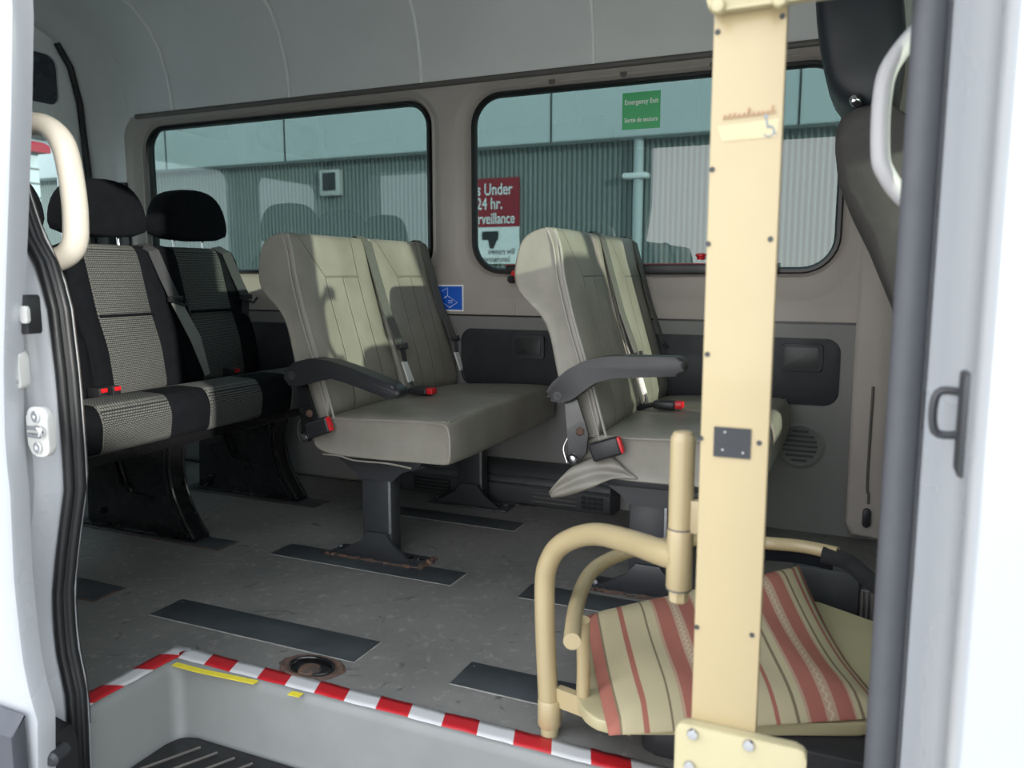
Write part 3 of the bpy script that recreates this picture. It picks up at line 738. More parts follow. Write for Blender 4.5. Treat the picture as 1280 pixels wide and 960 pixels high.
# bench belts
def bx(z): return -2.345 - 0.10 * max(0, z - 0.5) / 0.4 - 0.0
def bench_belt(ya, yb, lower):
    top = [(-2.50, ya - 0.01, 0.955), (-2.452, ya, 0.93), (-2.425, ya + 0.018, 0.84), (-2.395, ya + 0.035, 0.755)]
    W = Vector((0, 0.024, 0.004))
    mb = MB(); mb.strip(top, W, 0.003, (1, 0, 0.2)); b = mb.build('seat_belt', M['belt_dark'], bench)
    e = Vector(top[-1])
    mb = MB(); mb.box(e.x - 0.004, e.x + 0.012, e.y - 0.032, e.y + 0.032, e.z - 0.016, e.z + 0.006, 0.003); mb.build('belt_guide', M['plastic_black'], b)
    mb = MB(); mb.tube([e + Vector((0.012, -0.02, -0.015)), e + Vector((0.02, 0.03, -0.03)), e + Vector((0.02, 0.05, -0.01))], 0.005, 6); mb.build('tongue', M['dark_metal'], b)
    if lower:
        mb = MB(); mb.strip([e + Vector((0.010, 0.0, -0.02)), (-2.352, yb - 0.03, 0.60), (-2.338, yb + 0.008, 0.455)], [Vector((0, 0.026, 0)), Vector((0, 0.026, 0.004)), Vector((0, 0.012, 0.004))], 0.003, (1, 0, 0.2)); mb.build('lap_webbing', M['belt_light'], b)
    else:
        mb = MB(); mb.strip([e + Vector((0.0, 0.004, -0.02)), (-2.40, yb + 0.0, 0.62), (-2.39, yb + 0.05, 0.47)], [Vector((0.0, 0.02, 0))] * 3, 0.003, (1, 0, 0.2)); mb.build('lap_webbing', M['belt_dark'], b)
bench_belt(2.225, 2.34, True); bench_belt(2.60, 2.63, False)
for y in (1.83, 1.882, 2.44):
    mb = MB(); mb.box(-2.335, -2.275, y - 0.016, y + 0.016, 0.44, 0.474, 0.005); bk = mb.build('buckle', M['plastic_black'], bench)
    mb = MB(); mb.box(-2.276, -2.268, y - 0.011, y + 0.011, 0.458, 0.472, 0.002); mb.build('red_button', M['red'], bk)

# ------------------------------------------------------------------ two place vinyl seats
def vinyl_seat(dx, y0, label, arm, torn):
    """front row offset dx in x; y0 near edge"""
    T = thing('double_passenger_seat', label, 'passenger seat', (-1.30 + dx, y0, 0), 'grey vinyl double seats')
    X = lambda p: p + dx
    YW = min(0.80, 2.705 - y0)
    y1 = y0 + YW
    # cushion: rounded block with a drooping front corner
    cp = [(-1.475, 0.345), (-1.47, 0.40), (-1.44, 0.432), (-1.30, 0.438), (-1.16, 0.446), (-1.06, 0.447), (-1.026, 0.444), (-1.014, 0.430), (-1.010, 0.38), (-1.012, 0.334), (-1.022, 0.322), (-1.08, 0.324), (-1.25, 0.318), (-1.44, 0.318)]
    mb = MB()
    st_ = [(y0 + 0.002, 0.016, 0), (y0 - 0.003, 0.006, -0.003), (y0 - 0.003, 0.001, -0.003), (y0 + 0.010, 0.0, 0), (y0 + 0.06, -0.003, 0.004), (y0 + YW / 2, -0.004, 0.008), (y1 - 0.06, -0.003, 0.004), (y1 - 0.01, 0.0, 0), (y1, 0.006, 0), (y1 - 0.006, 0.03, 0)]
    cx, cz = -1.24, 0.385; loops = []
    for y, i_, lift in st_:
        L = []
        for x, z in cp:
            zz = z + (lift if z > cz else 0)
            v = Vector((x - cx, zz - cz)); sx = 1 - i_ / 0.23; sz = 1 - i_ / 0.06
            L.append((X(cx + v.x * sx), y, cz + v.y * sz))
        loops.append(L)
    mb.loft(loops); cu = mb.build('seat_cushion', M['vinyl'], T, sub=2)
    mb = MB(); e = [(X(-1.47), y0 + 0.004, 0.426), (X(-1.30), y0 + 0.004, 0.433), (X(-1.06), y0 + 0.006, 0.442), (X(-1.030), y0 + 0.02, 0.440), (X(-1.026), y0 + 0.06, 0.444), (X(-1.024), y0 + YW / 2, 0.447), (X(-1.026), y1 - 0.03, 0.444)]
    mb.tube(spline(e, 6), 0.0035, 6); mb.build('welt', M['vinyl'], cu)
    # backs
    fr = [(-1.395, 0.415), (-1.425, 0.52), (-1.455, 0.62), (-1.487, 0.72), (-1.515, 0.83), (-1.527, 0.91), (-1.532, 0.950)]
    re = [(-1.545, 0.963), (-1.580, 0.960), (-1.620, 0.945), (-1.640, 0.918), (-1.653, 0.86), (-1.652, 0.815), (-1.632, 0.782), (-1.592, 0.752), (-1.560, 0.715), (-1.545, 0.66), (-1.528, 0.57), (-1.488, 0.415)]
    prof_ = fr + re
    half = YW / 2 - 0.005
    for h in (0, 1):
        a = y0 + (0.0 if h == 0 else YW / 2 + 0.0075); b = a + half
        loops = []
        for y, i_, puff in ((a + 0.004, 0.020, 0), (a, 0.006, 0.0), (a + 0.001, 0.0, 0.0), (a + 0.012, -0.001, 0.004), (a + 0.06, -0.001, 0.014), (a + 0.13, -0.001, 0.010), (a + 0.21, -0.001, 0.016), (a + 0.30, -0.001, 0.010), (b - 0.05, -0.001, 0.012), (b - 0.012, 0.0, 0.004), (b, 0.002, 0), (b - 0.004, 0.02, 0)):
            L = []
            n = len(prof_)
            for q, (x, z) in enumerate(prof_):
                pc = Vector((-1.455 - (z - 0.415) * 0.25, min(max(z, 0.46), 0.90)))
                v = Vector((x, z)) - pc; l = v.length
                v = v * max(0.05, 1 - i_ / max(l, 0.02))
                fx = puff * math.sin(math.pi * (z - 0.40) / 0.58) if q < len(fr) else 0
                L.append((X(pc.x + v.x + fx), y, pc.y + v.y))
            loops.append(L)
        mb = MB(); mb.loft(loops); bk = mb.build('backrest', M['vinyl_seams'], T, sub=1)
        mb = MB()
        mb.tube(spline([(X(x + 0.004), a + 0.002, z) for x, z in fr[:-1]] + [(X(-1.540), a + 0.004, 0.956)], 4), 0.0036, 6)
        mb.tube(spline([(X(x - 0.014), a - 0.001, z) for x, z in fr[:-1]] + [(X(-1.562), a + 0.003, 0.960)], 4), 0.0026, 6)
        mb.build('welt', M['welt'], bk)
    # under frame
    mb = MB(); mb.prism([(X(-1.42), 0.322), (X(-1.12), 0.322), (X(-1.14), 0.296), (X(-1.40), 0.292)], 'y', y0 + 0.04, y1 - 0.04, 0.004); mb.build('seat_frame', M['dark_metal'], T)
    for yl in (y0 + 0.085, y0 + 0.69):
        mb = MB(); mb.box(X(-1.347), X(-1.243), yl - 0.025, yl + 0.025, 0.006, 0.292, 0.006)
        lg = mb.build('leg', M['dark_metal'], T)
        mb = MB(); mb.prism([(X(-1.42), 0.30), (X(-1.12), 0.30), (X(-1.20), 0.275), (X(-1.235), 0.245), (X(-1.35), 0.245), (X(-1.36), 0.262)], 'y', yl - 0.034, yl - 0.026); mb.build('top_gusset', M['dark_metal'], lg)
        mb = MB(); mb.box(X(-1.252), X(-1.244), yl - 0.030, yl - 0.0245, 0.085, 0.288, 0.001); mb.build('edge_strip', M['plate_edge'], lg)  # lighter strip put in for the shine along the leg flange
        mb = MB(); mb.prism([(X(-1.44), 0.006), (X(-1.17), 0.006), (X(-1.235), 0.05), (X(-1.258), 0.085), (X(-1.325), 0.085), (X(-1.35), 0.05)], 'y', yl - 0.036, yl - 0.026, 0.002); mb.build('foot_gusset', M['dark_metal'], lg)
        mb = MB(); mb.box(X(-1.46), X(-1.14), yl - 0.05, yl + 0.04, 0.0, 0.007, 0.002); mb.build('foot_plate', M['dark_metal'], lg)
        if yl < y0 + 0.3:
            random.seed(int(yl * 1000)); mb = MB()
            for x0_, x1_ in ((-1.465, -1.40), (-1.40, -1.13)):
                mb.tube([(X(x0_ + (x1_ - x0_) * k / 26), yl - 0.053 + random.uniform(-.004, .004), 0.004) for k in range(27)], [0.0012 + random.random() ** 2 * 0.007 for _ in range(27)], 6)
            mb.tube([(X(-1.137 + random.uniform(-.006, .006)), yl - 0.05 + 0.09 * k / 16, 0.005) for k in range(17)], [0.003 + random.random() * 0.009 for _ in range(17)], 6)
            mb.build('torn_carpet_edge', M['rust'], lg)
        for bx_ in (-1.44, -1.405, -1.195, -1.16):
            mb = MB(); mb.lathe((X(bx_), yl - 0.005, 0.007), (0, 0, 1), [(0.011, 0), (0.011, 0.007), (0.006, 0.010), (0.001, 0.011)], 6); mb.build('bolt', M['chrome'], lg)
    # arm rest on the near side and its bracket
    ya, yb = y0 - 0.065, y0 - 0.012
    if arm == 'down': ap = [(-1.520, 0.560), (-1.480, 0.595), (-1.420, 0.609), (-1.36, 0.605), (-1.302, 0.592), (-1.147, 0.546), (-1.132, 0.530), (-1.134, 0.512), (-1.163, 0.508), (-1.303, 0.545), (-1.36, 0.556), (-1.413, 0.540), (-1.483, 0.524), (-1.512, 0.532)]
    else: ap = [(x - dx, z) for x, z in [(-0.737, 0.540), (-0.722, 0.568), (-0.678, 0.606), (-0.632, 0.631), (-0.58, 0.643), (-0.535, 0.645), (-0.396, 0.648), (-0.384, 0.628), (-0.394, 0.603), (-0.56, 0.590), (-0.605, 0.576), (-0.64, 0.550), (-0.668, 0.528), (-0.702, 0.520), (-0.728, 0.525)]]
    mb = MB(); mb.prism(fillet([(X(x), z) for x, z in ap], 0.012, 3), 'y', ya, yb, 0.009, 3); ar = mb.build('armrest', M['plastic_grey'] if arm == 'up' else M['plastic_black'], T, angle=50)
    mb = MB(); px_, pz_ = (ap[0][0] + 0.033, ap[0][1] - 0.004)
    mb.lathe((X(px_), ya + 0.001, pz_), (0, -1, 0), [(0.013, 0), (0.013, 0.003), (0.009, 0.004), (0.001, 0.002)], 16); mb.build('pivot_cap', M['plastic_grey'], ar)
    bp = [(-1.498, 0.53), (-1.462, 0.53), (-1.430, 0.44), (-1.435, 0.39), (-1.455, 0.362), (-1.478, 0.358), (-1.49, 0.372), (-1.482, 0.40)]
    mb = MB(); mb.prism([(X(x), z) for x, z in bp], 'y', y0 - 0.035, y0 - 0.026, 0.002); bk = mb.build('arm_bracket', M['black_metal'], T)
    mb = MB(); mb.lathe((X(-1.470), y0 - 0.035, 0.374), (0, -1, 0), [(0.012, 0), (0.012, 0.004), (0.008, 0.010), (0.001, 0.012)], 12); mb.build('bolt', M['chrome'], bk)
    mb = MB(); mb.lathe((X(-1.452), y0 - 0.035, 0.445), (0, -1, 0), [(0.012, 0), (0.012, 0.004), (0.007, 0.008), (0.001, 0.008)], 6); mb.build('rusty_nut', M['rust'], bk)
    mb = MB(); mb.tube(spline([(X(-1.478), y0 - 0.03, 0.44), (X(-1.497), y0 - 0.035, 0.40), (X(-1.485), y0 - 0.04, 0.362)], 5), 0.0018, 6); mb.build('spring_wire', M['chrome'], bk)
    # near buckle
    fx = 0.02 if arm == 'up' else -0.02
    rot = Matrix.Rotation(math.radians(-20), 3, 'Y')
    mb = MB(); c = Vector((X(-1.405 + fx), y0 - 0.03, 0.405)); mb.box(c.x - 0.04, c.x + 0.04, c.y - 0.012, c.y + 0.012, c.z - 0.024, c.z + 0.024, 0.007, 3, rot=rot); bk = mb.build('buckle', M['plastic_black'], T)
    c2 = c + rot @ Vector((0.040, 0, 0)); mb = MB(); mb.box(c2.x - 0.005, c2.x + 0.005, c2.y - 0.009, c2.y + 0.009, c2.z - 0.021, c2.z + 0.021, 0.003, 2, rot=rot); mb.build('red_button', M['red'], bk)
    # middle buckle lying on the cushion
    c = Vector((X(-1.325), y0 + YW / 2 - 0.02, 0.464)); mb = MB(); mb.box(c.x - 0.035, c.x + 0.03, c.y - 0.022, c.y + 0.022, c.z - 0.012, c.z + 0.012, 0.006, 3); bk = mb.build('buckle', M['plastic_black'], T)
    mb = MB(); mb.box(c.x + 0.018, c.x + 0.050, c.y - 0.018, c.y + 0.018, c.z - 0.009, c.z + 0.011, 0.004); mb.build('red_button', M['red'], bk)
    mb = MB(); mb.tube(spline([(X(-1.41), c.y + 0.01, 0.445), (X(-1.385), c.y + 0.004, 0.456), (X(-1.355), c.y, 0.462)], 4), 0.008, 8); mb.build('stalk', M['plastic_black'], bk)
    # belts: centre gap and far edge
    for yb_, dy in ((y0 + YW / 2 - 0.005, 0.03), (y1 - 0.035, 0.035)):
        pts = [(X(-1.60), yb_ - 0.012, 0.955), (X(-1.555), yb_ - 0.01, 0.968), (X(-1.528), yb_ - 0.004, 0.945), (X(-1.505), yb_, 0.86), (X(-1.470), yb_ + 0.01, 0.73), (X(-1.428), yb_ + dy, 0.605)]
        mb = MB(); mb.strip(pts, Vector((0.0, 0.023, 0.0)), 0.003, (1, 0, 0.3)); b = mb.build('seat_belt', M['belt'], T)
        e = Vector(pts[-1])
        mb = MB(); mb.tube([e + Vector((0.004, -0.026, 0.006)), e + Vector((0.008, -0.024, -0.008)), e + Vector((0.008, 0.026, -0.008)), e + Vector((0.004, 0.028, 0.006))], 0.006, 8); tg = mb.build('tongue', M['dark_metal'], b)
        mb = MB(); mb.prism(fillet([(e.y - 0.012, e.z - 0.01), (e.y + 0.012, e.z - 0.01), (e.y + 0.024, e.z - 0.055), (e.y + 0.002, e.z - 0.055)], 0.004), 'x', e.x + 0.006, e.x + 0.009); mb.build('latch_blade', M['chrome'], tg)
        mb = MB(); mb.strip([e + Vector((0.004, 0.012, -0.055)), e + Vector((0.020, 0.030, -0.125))], [Vector((0, 0.014, 0)), Vector((0, 0.017, 0))], 0.006, (1, 0, 0.3)); mb.build('sleeve', M['white_sleeve'], b)
        mb = MB(); mb.tube([e + Vector((0.018, 0.030, -0.12)), e + Vector((0.03, 0.036, -0.16))], 0.005, 6); mb.build('lap_webbing', M['belt_dark'], b)
    if torn:
        mb = MB(); a0 = (X(-1.47), y0 - 0.008)
        rows = []
        tp = spline([at(760, 568, y0 - 0.010), at(735, 574, y0 - 0.014), at(712, 586, y0 - 0.03), at(693, 606, y0 - 0.045), at(678, 624, y0 - 0.05)], 2)
        bt = spline([at(800, 601, y0 - 0.008), at(770, 597, y0 - 0.012), at(748, 606, y0 - 0.035), at(715, 619, y0 - 0.045), at(678, 626, y0 - 0.05)], 2)
        for k in range(8):
            rows.append([tp[k].lerp(bt[k], j / 5) + Vector((0, 0.009 * math.sin(j * 1.7 + k * 0.9), 0)) for j in range(6)])
        V = [[mb.v(p) for p in r] for r in rows]
        for i in range(7):
            for j in range(5): mb._f([V[i][j], V[i][j + 1], V[i + 1][j + 1], V[i + 1][j]])
        o = mb.build('torn_flap', M['vinyl'], T, sub=1)
        md = o.modifiers.new('thick', 'SOLIDIFY'); md.thickness = 0.003
    else:
        mb = MB(); mb.tube(spline([(X(-1.44), y0 + 0.004, 0.318), (X(-1.38), y0, 0.320), (X(-1.33), y0 + 0.004, 0.310), (X(-1.22), y0 + 0.002, 0.312), (X(-1.14), y0 + 0.004, 0.305)], 6), 0.003, 6); mb.build('loose_edge', M['vinyl'], cu)
    return T
vinyl_seat(0.0, 1.875, 'grey vinyl double seat with lowered armrest, in the middle of the van', 'down', False)
vinyl_seat(0.80, 1.935, 'grey vinyl double seat with raised armrest and torn cover, by the exit window', 'up', True)

# ------------------------------------------------------------------ lift post
lp = thing('lift_post', 'upright cream lift post with a small black plate in the doorway', 'lift post', (-0.134, 0.94, zb))
PX0, PX1, PY = -0.171, -0.0945, 0.93
mb = MB(); mb.box(PX0, PX1, PY, PY + 0.014, zb, 1.25, 0.002); mb.build('post', M['cream'], lp)
mb = MB(); mb.prism(fillet([(-0.187, zb), (-0.187, 0.300), (-0.036, 0.300), (-0.036, zb)], 0.012), 'y', PY - 0.016, PY - 0.001, 0.003); lb = mb.build('foot_bracket', M['cream_plate'], lp)
for x, y in ((866, 917), (936, 931), (862, 957)):
    p = at(x, y, PY - 0.016); mb = MB(); mb.lathe((p.x, PY - 0.016, p.z), (0, -1, 0), [(0.0075, 0), (0.0075, 0.002), (0.006, 0.0045), (0.001, 0.005)], 16); mb.build('bolt', M['chrome'], lb)
mb = MB(); mb.prism(fillet([(-0.176, 1.120), (-0.176, 1.21), (0.018, 1.25), (0.018, 1.122)], 0.01), 'y', PY - 0.016, PY - 0.001, 0.003); ub = mb.build('top_arm', M['cream_plate'], lp)
for x, y in ((898, 9), (975, 1)):
    p = at(x, y, PY - 0.016); mb = MB(); mb.lathe((p.x, PY - 0.016, p.z), (0, -1, 0), [(0.008, 0), (0.008, 0.003), (0.006, 0.006), (0.001, 0.007)], 16); mb.build('bolt', M['cream_plate'], ub)
mb = MB()
a, b = at(893, 533, PY), at(938, 574, PY); mb.prism([(a.x, b.z), (b.x, b.z), (b.x, a.z), (a.x, a.z)], 'y', PY - 0.002, PY, 0.0)
pl = mb.build('black_plate', M['panel_black'], lp, smooth=False)
for dx_, dz_ in ((0.3, 0.85), (0.8, 0.2), (0.25, 0.25)):
    mb = MB(); mb.lathe((a.x + (b.x - a.x) * dx_, PY - 0.002, b.z + (a.z - b.z) * dz_), (0, -1, 0), [(0.0016, 0), (0.0012, 0.0006), (0.0005, 0.0006)], 8); mb.build('rivet', M['chrome'], pl)
for x, y in ((897, 40), (978, 20), (890, 212), (963, 299), (885, 305), (884, 443), (876, 548), (949, 554), (871, 784), (940, 794)):
    p = at(x, y, PY); mb = MB(); mb.lathe((p.x, PY, p.z), (0, -1, 0), [(0.0032, 0), (0.0028, 0.0012), (0.001, 0.0008)], 12); mb.build('screw', M['dark_metal'], lp)
# worn makers label: faded script band and a small wheelchair mark
mb = MB()
def lab_pt(x, y): p = at(x, y, PY); return Vector((p.x, PY - 0.0006, p.z))
q = [lab_pt(x, y) for x, y in ((896, 158), (974, 148), (971, 171), (903, 177))]
mb._f([mb.v(p) for p in q]); lbz = mb.build('worn_label', M['faded_label'], lp, smooth=False)
mb = MB(); random.seed(8); x = 904
while x < 968:
    y = 150 - (x - 904) * 0.12; h = random.choice((6, 7, 12)); P = [lab_pt(x, y), lab_pt(x + 2.5, y - h), lab_pt(x + 4, y - 1)]
    mb.tube([p + Vector((0, -0.0002, 0)) for p in spline(P, 4)], 0.0009, 5); mb.tube([lab_pt(x + 3.5, y - 1), lab_pt(x + 6.5, y - 3)], 0.0007, 5); x += 6
mb.build('faded_script', M['faded_red'], lbz)
mb = MB()
c = lab_pt(961, 164); mb.tube([c + Vector((0.0055 * math.cos(t), 0, 0.0055 * math.sin(t))) for t in [math.radians(-150 + 24 * k) for k in range(12)]], 0.0009, 6)
mb.tube([c + Vector((-0.003, 0, 0.013)), c + Vector((-0.0015, 0, 0.004)), c + Vector((0.004, 0, 0.004)), c + Vector((0.007, 0, -0.004))], 0.0012, 6)
mb.lathe(c + Vector((-0.0035, 0.0004, 0.016)), (0, -1, 0), [(0.0022, 0), (0.0022, 0.0006), (0.0005, 0.0008)], 10)
mb.build('wheelchair_mark', M['faded_blue'], lbz)

# ------------------------------------------------------------------ lift seat (swings on the post)
ls = thing('chair_lift', 'cream tubular lift chair with platform and hoop armrest beside the post', 'lift seat', (-0.2, 1.45, 0))
HY = 1.04
def rod(name, pts, r, par, n=18, m='cream'):
    mb = MB(); mb.tube(pts, r, n); return mb.build(name, M[m], par)
hb, ht = at(850, 752, HY), at(852, 538, HY)
hx = (hb.x + ht.x) / 2
z1, z2 = at(850, 735, HY).z, at(850, 660, HY).z
mb = MB(); mb.lathe((hx, HY, z2), (0, 0, 1), [(0.0165, 0), (0.0165, ht.z - z2 - 0.014), (0.0155, ht.z - z2 - 0.008), (0.012, ht.z - z2 - 0.002), (0.006, ht.z - z2), (0.001, ht.z - z2)], 24); hg = mb.build('hinge_tube', M['cream'], ls)
mb = MB(); mb.lathe((hx, HY, z1), (0, 0, 1), [(0.016, 0), (0.0175, 0.002), (0.0175, z2 - z1 - 0.003), (0.0165, z2 - z1 - 0.0005)], 24); mb.build('hinge_sleeve', M['cream'], ls)
for z_ in (z1 - 0.0005, z2):
    mb = MB(); mb.lathe((hx, HY, z_ - 0.0012), (0, 0, 1), [(0.01, 0), (0.0169, 0), (0.0169, 0.0024), (0.01, 0.0024)], 24); mb.build('hinge_ring', M['trim_dark'], ls)
mb = MB(); mb.lathe((hx, HY, hb.z), (0, 0, 1), [(0.011, 0), (0.0135, 0.002), (0.0135, z1 - hb.z - 0.003), (0.012, z1 - hb.z)], 8); mb.build('hinge_nut', M['cream'], ls)
mb = MB(); mb.box(hx + 0.012, PX0 + 0.045, HY - 0.008, HY + 0.008, 0.500, 0.545, 0.002); mb.box(PX0 + 0.025, PX0 + 0.045, PY + 0.015, HY + 0.008, 0.500, 0.545, 0.002); mb.build('hinge_bracket', M['cream'], ls)
# arch
ay = 1.285
pts = [at(687, 905, ay), at(682, 800, ay), at(681, 730, ay), at(686, 703, ay - 0.005), at(699, 683, ay - 0.015), at(722, 671, ay - 0.04), at(750, 668, ay - 0.08), at(790, 678, ay - 0.15), at(825, 690, ay - 0.215), Vector((hx, HY, at(850, 697, HY).z))]
rod('arch_tube', spline(pts, 5), 0.0185, ls, 20)
ft = at(687, 905, ay)
mb = MB(); mb.lathe((ft.x, ay, at(687, 906, ay).z), (0, 0, 1), [(0.020, 0), (0.0222, 0.003), (0.0222, 0.048), (0.020, 0.052)], 24); mb.build('foot_sleeve', M['cream'], ls)
mb = MB(); mb.lathe((ft.x, ay, 0.0), (0, 0, 1), [(0.0155, 0), (0.0165, 0.004), (0.0165, at(687, 906, ay).z)], 20); mb.build('foot_tip', M['cream_plate'], ls)
# bracket and platform
zp = 0.098
A = Vector((ft.x + 0.015, ay + 0.004, 0)); B = atz(790, 905, zp - 0.02)
mb = MB(); d = (Vector((B.x, B.y, 0)) - A); nrm = Vector((-d.y, d.x, 0)).normalized() * 0.008
mb.loft([[A - nrm + Vector((0, 0, z_)), A + nrm + Vector((0, 0, z_)), A + d + nrm + Vector((0, 0, z_)), A + d - nrm + Vector((0, 0, z_))] for z_ in (0.060, 0.096)])
mb.build('platform_bracket', M['cream'], ls, smooth=False)
pp = [atz(742, 903, zp), atz(1088, 905, zp)]
poly = [(pp[0].x, pp[0].y), (pp[1].x + 0.02, pp[1].y + 0.01), (0.085, 1.80), (-0.10, 1.90), (-0.40, 1.72), (-0.485, 1.56), (-0.478, 1.40), (-0.44, 1.27)]
mb = MB(); mb.prism(fillet(poly, 0.04), 'z', zp - 0.022, zp, 0.004, 3); mb.build('platform', M['cream_plate'], ls)
mb = MB(); mb.prism(fillet([(-0.33, 1.30), (0.10, 1.30), (0.10, 1.62), (-0.33, 1.62)], 0.03), 'z', 0.0, zp - 0.024, 0.006); mb.build('base', M['plastic_black'], ls)  # black box standing in for the shade under the platform
zh = 0.25
hoop = [atz(715, 802, zh), atz(722, 752, zh), atz(742, 712, zh), atz(785, 690, zh), Vector((-0.36, 1.72, zh)), Vector((-0.27, 1.785, zh)), atz(960, 679, zh), atz(1003, 683, zh), atz(1047, 692, zh)]
hs = spline(hoop, 6)
hp_ = rod('hoop_armrest', hs, 0.0145, ls, 16)
end = hs[-1]
mb = MB(); mb.tube(spline([end + Vector((-0.03, 0.0, -0.006)), end + Vector((0.02, -0.01, -0.012)), end + Vector((0.06, -0.03, -0.035)), end + Vector((0.12, -0.05, -0.07))], 5), 0.018, 14); mb.build('foam_sleeve', M['foam'], hp_)
mb = MB(); mb.strip([p + Vector((0, 0, -0.026)) for p in hs[-20:-1]], Vector((0, 0.002, 0.012)), 0.006, (0, 1, 0)); mb.build('sling', M['black_cloth'], hp_)
s0 = atz(729, 862, 0.108); s1 = atz(730, 775, zh)
rod('armrest_support', [Vector((s0.x, s0.y, 0.095)), Vector((s0.x, s0.y, 0.16)), Vector((s1.x - 0.002, s1.y, zh))], 0.012, ls, 14)

# striped cushion on the platform
def bil(u, v):
    BL, BR, TR, TL = Vector((-0.345, 1.165, zp + 0.004)), Vector((0.075, 1.41, zp + 0.004)), Vector((-0.110, 1.84, 0.190)), Vector((-0.500, 1.51, 0.135))
    p = (BL * (1 - u) + BR * u) * (1 - v) + (TL * (1 - u) + TR * u) * v
    p.z += 0.03 * math.sin(math.pi * u) * math.sin(math.pi * v) * 0.3 - 0.035 * math.sin(math.pi * v) * (0.4 + 0.6 * u)
    p.z = max(p.z, zp + 0.004)
    return p
mb = MB(); bmx = mb.bm; uvl = bmx.loops.layers.uv.new('cloth'); NU, NV = 26, 22
def puff(u, v):
    e = min(u, 1 - u, v, 1 - v); return 0.045 * (1 - math.exp(-e * 9)) + 0.003
cen = bil(0.5, 0.5)
nrmP = (bil(0.6, 0.5) - bil(0.4, 0.5)).cross(bil(0.5, 0.6) - bil(0.5, 0.4)).normalized()
random.seed(2)
top = [[mb.v(bil(i / NU, j / NV) + Vector((0, 0, 1)) * (puff(i / NU, j / NV) + 0.004 * math.sin(i * .9 + j * .4) * math.sin(math.pi * i / NU) * math.sin(math.pi * j / NV))) for j in range(NV + 1)] for i in range(NU + 1)]
bot = [[mb.v(bil(i / NU, j / NV)) for j in range(NV + 1)] for i in range(NU + 1)]
def quad(vs, uvs):
    f = mb._f(vs)
    if f:
        for lp_, w_ in zip(f.loops, uvs): lp_[uvl].uv = w_
for i in range(NU):
    for j in range(NV):
        U = [(i / NU, j / NV), ((i + 1) / NU, j / NV), ((i + 1) / NU, (j + 1) / NV), (i / NU, (j + 1) / NV)]
        quad([top[i][j], top[i + 1][j], top[i + 1][j + 1], top[i][j + 1]], U)
        quad([bot[i][j], bot[i][j + 1], bot[i + 1][j + 1], bot[i + 1][j]], [U[0], U[3], U[2], U[1]])
rim = [(i, 0) for i in range(NU)] + [(NU, j) for j in range(NV)] + [(i, NV) for i in range(NU, 0, -1)] + [(0, j) for j in range(NV, 0, -1)]
for k in range(len(rim)):
    (a, b), (c, d) = rim[k], rim[(k + 1) % len(rim)]
    quad([top[a][b], bot[a][b], bot[c][d], top[c][d]], [(a / NU, b / NV), (a / NU, b / NV), (c / NU, d / NV), (c / NU, d / NV)])
pil = mb.build('cushion', M['pillow'], smooth=True, angle=75)
props(pil, 'cream and red striped cushion lying on the lift platform', 'cushion')

# dark box behind the cushion
t = thing('cab_step_box', 'dark grey box with a ribbed end behind the striped cushion', 'box', (0.0, 2.0, 0))
mb = MB(); mb.box(-0.13, 0.018, 1.93, 2.05, 0.0, 0.16, 0.006); mb.build('box_body', M['kick'], t)
mb = MB(); mb.box(0.018, 0.12, 1.92, 2.05, 0.0, 0.13, 0.006); rb = mb.build('end_panel', M['plastic_grey'], t)
mb = MB()
for k in range(9): mb.box(0.022 + k * 0.0105, 0.027 + k * 0.0105, 1.916, 1.922, 0.005, 0.125, 0.001)
mb.build('rib', M['trim_dark'], rb)

# ------------------------------------------------------------------ near body side around the door opening
def along(pix, Y):
    L = sorted([(p.z, p.x) for p in (at(x, y, Y) for x, y in pix)])
    def f(z):
        if z <= L[0][0]: return L[0][1]
        for (a, x), (b, y) in zip(L, L[1:]):
            if z <= b: return x + (y - x) * (z - a) / (b - a)
        return L[-1][1]
    return f
SY_ = 0.955
sealx = along([(6, 0), (8, 170), (26, 243), (43, 295), (62, 329), (77, 380), (88, 472), (95, 560), (98, 610), (88, 685), (82, 747), (86, 810), (99, 872), (102, 935), (104, 990)], SY_)
skx = along([(22, 0), (20, 150), (15, 300), (10, 450), (12, 560), (18, 610), (23, 727), (33, 820), (44, 874), (52, 890), (53, 990)], 0.85)
zs = [-0.32 + 0.05 * k for k in range(44)]
mb = MB(); rows = []
for z in zs:
    s_ = sealx(z); k_ = skx(z); tz = 0.0
    m_ = min(k_ - 0.004, s_ - 0.040)
    rows.append([(-1.70, 0.835, z), (k_ - 0.05, 0.836, z), (k_ - 0.008, 0.838, z), (k_ - 0.001, 0.843, z), (k_, 0.850, z), (k_ - 0.006, 0.880, z), (m_, 0.886, z), (m_ - 0.004, 0.905, z), (s_ - 0.032, 0.925, z), (s_ - 0.028, 0.950, z), (s_ - 0.018, 0.965, z), (s_ - 0.014, 0.985, z), (s_ - 0.06, 1.0, z), (-1.70, 0.985, z)])
mb.loft(rows, cap=False, closed=False)
wn_ = mb.build('wall_near', M['white_paint'], angle=40); props(wn_, 'white body side and door pillar at the left edge', 'body panel', kind='structure')
mb = MB(); mb.box(-3.42, -1.69, 0.835, 0.985, -0.32, 0.86); mb.box(-3.42, -1.69, 0.835, 0.985, 1.50, 1.86); mb.box(-3.42, -3.05, 0.835, 0.985, 0.86, 1.50); mb.box(-2.33, -1.69, 0.835, 0.985, 0.86, 1.50); mb.build('rear_quarter', M['white_paint'], wn_, smooth=False)
w3 = thing('window_3', 'unseen near side window, added to let light into the rear', 'window', (-2.4, 0.9, 0.86), kind='structure')  # unseen window, added to brighten the rear of the cabin
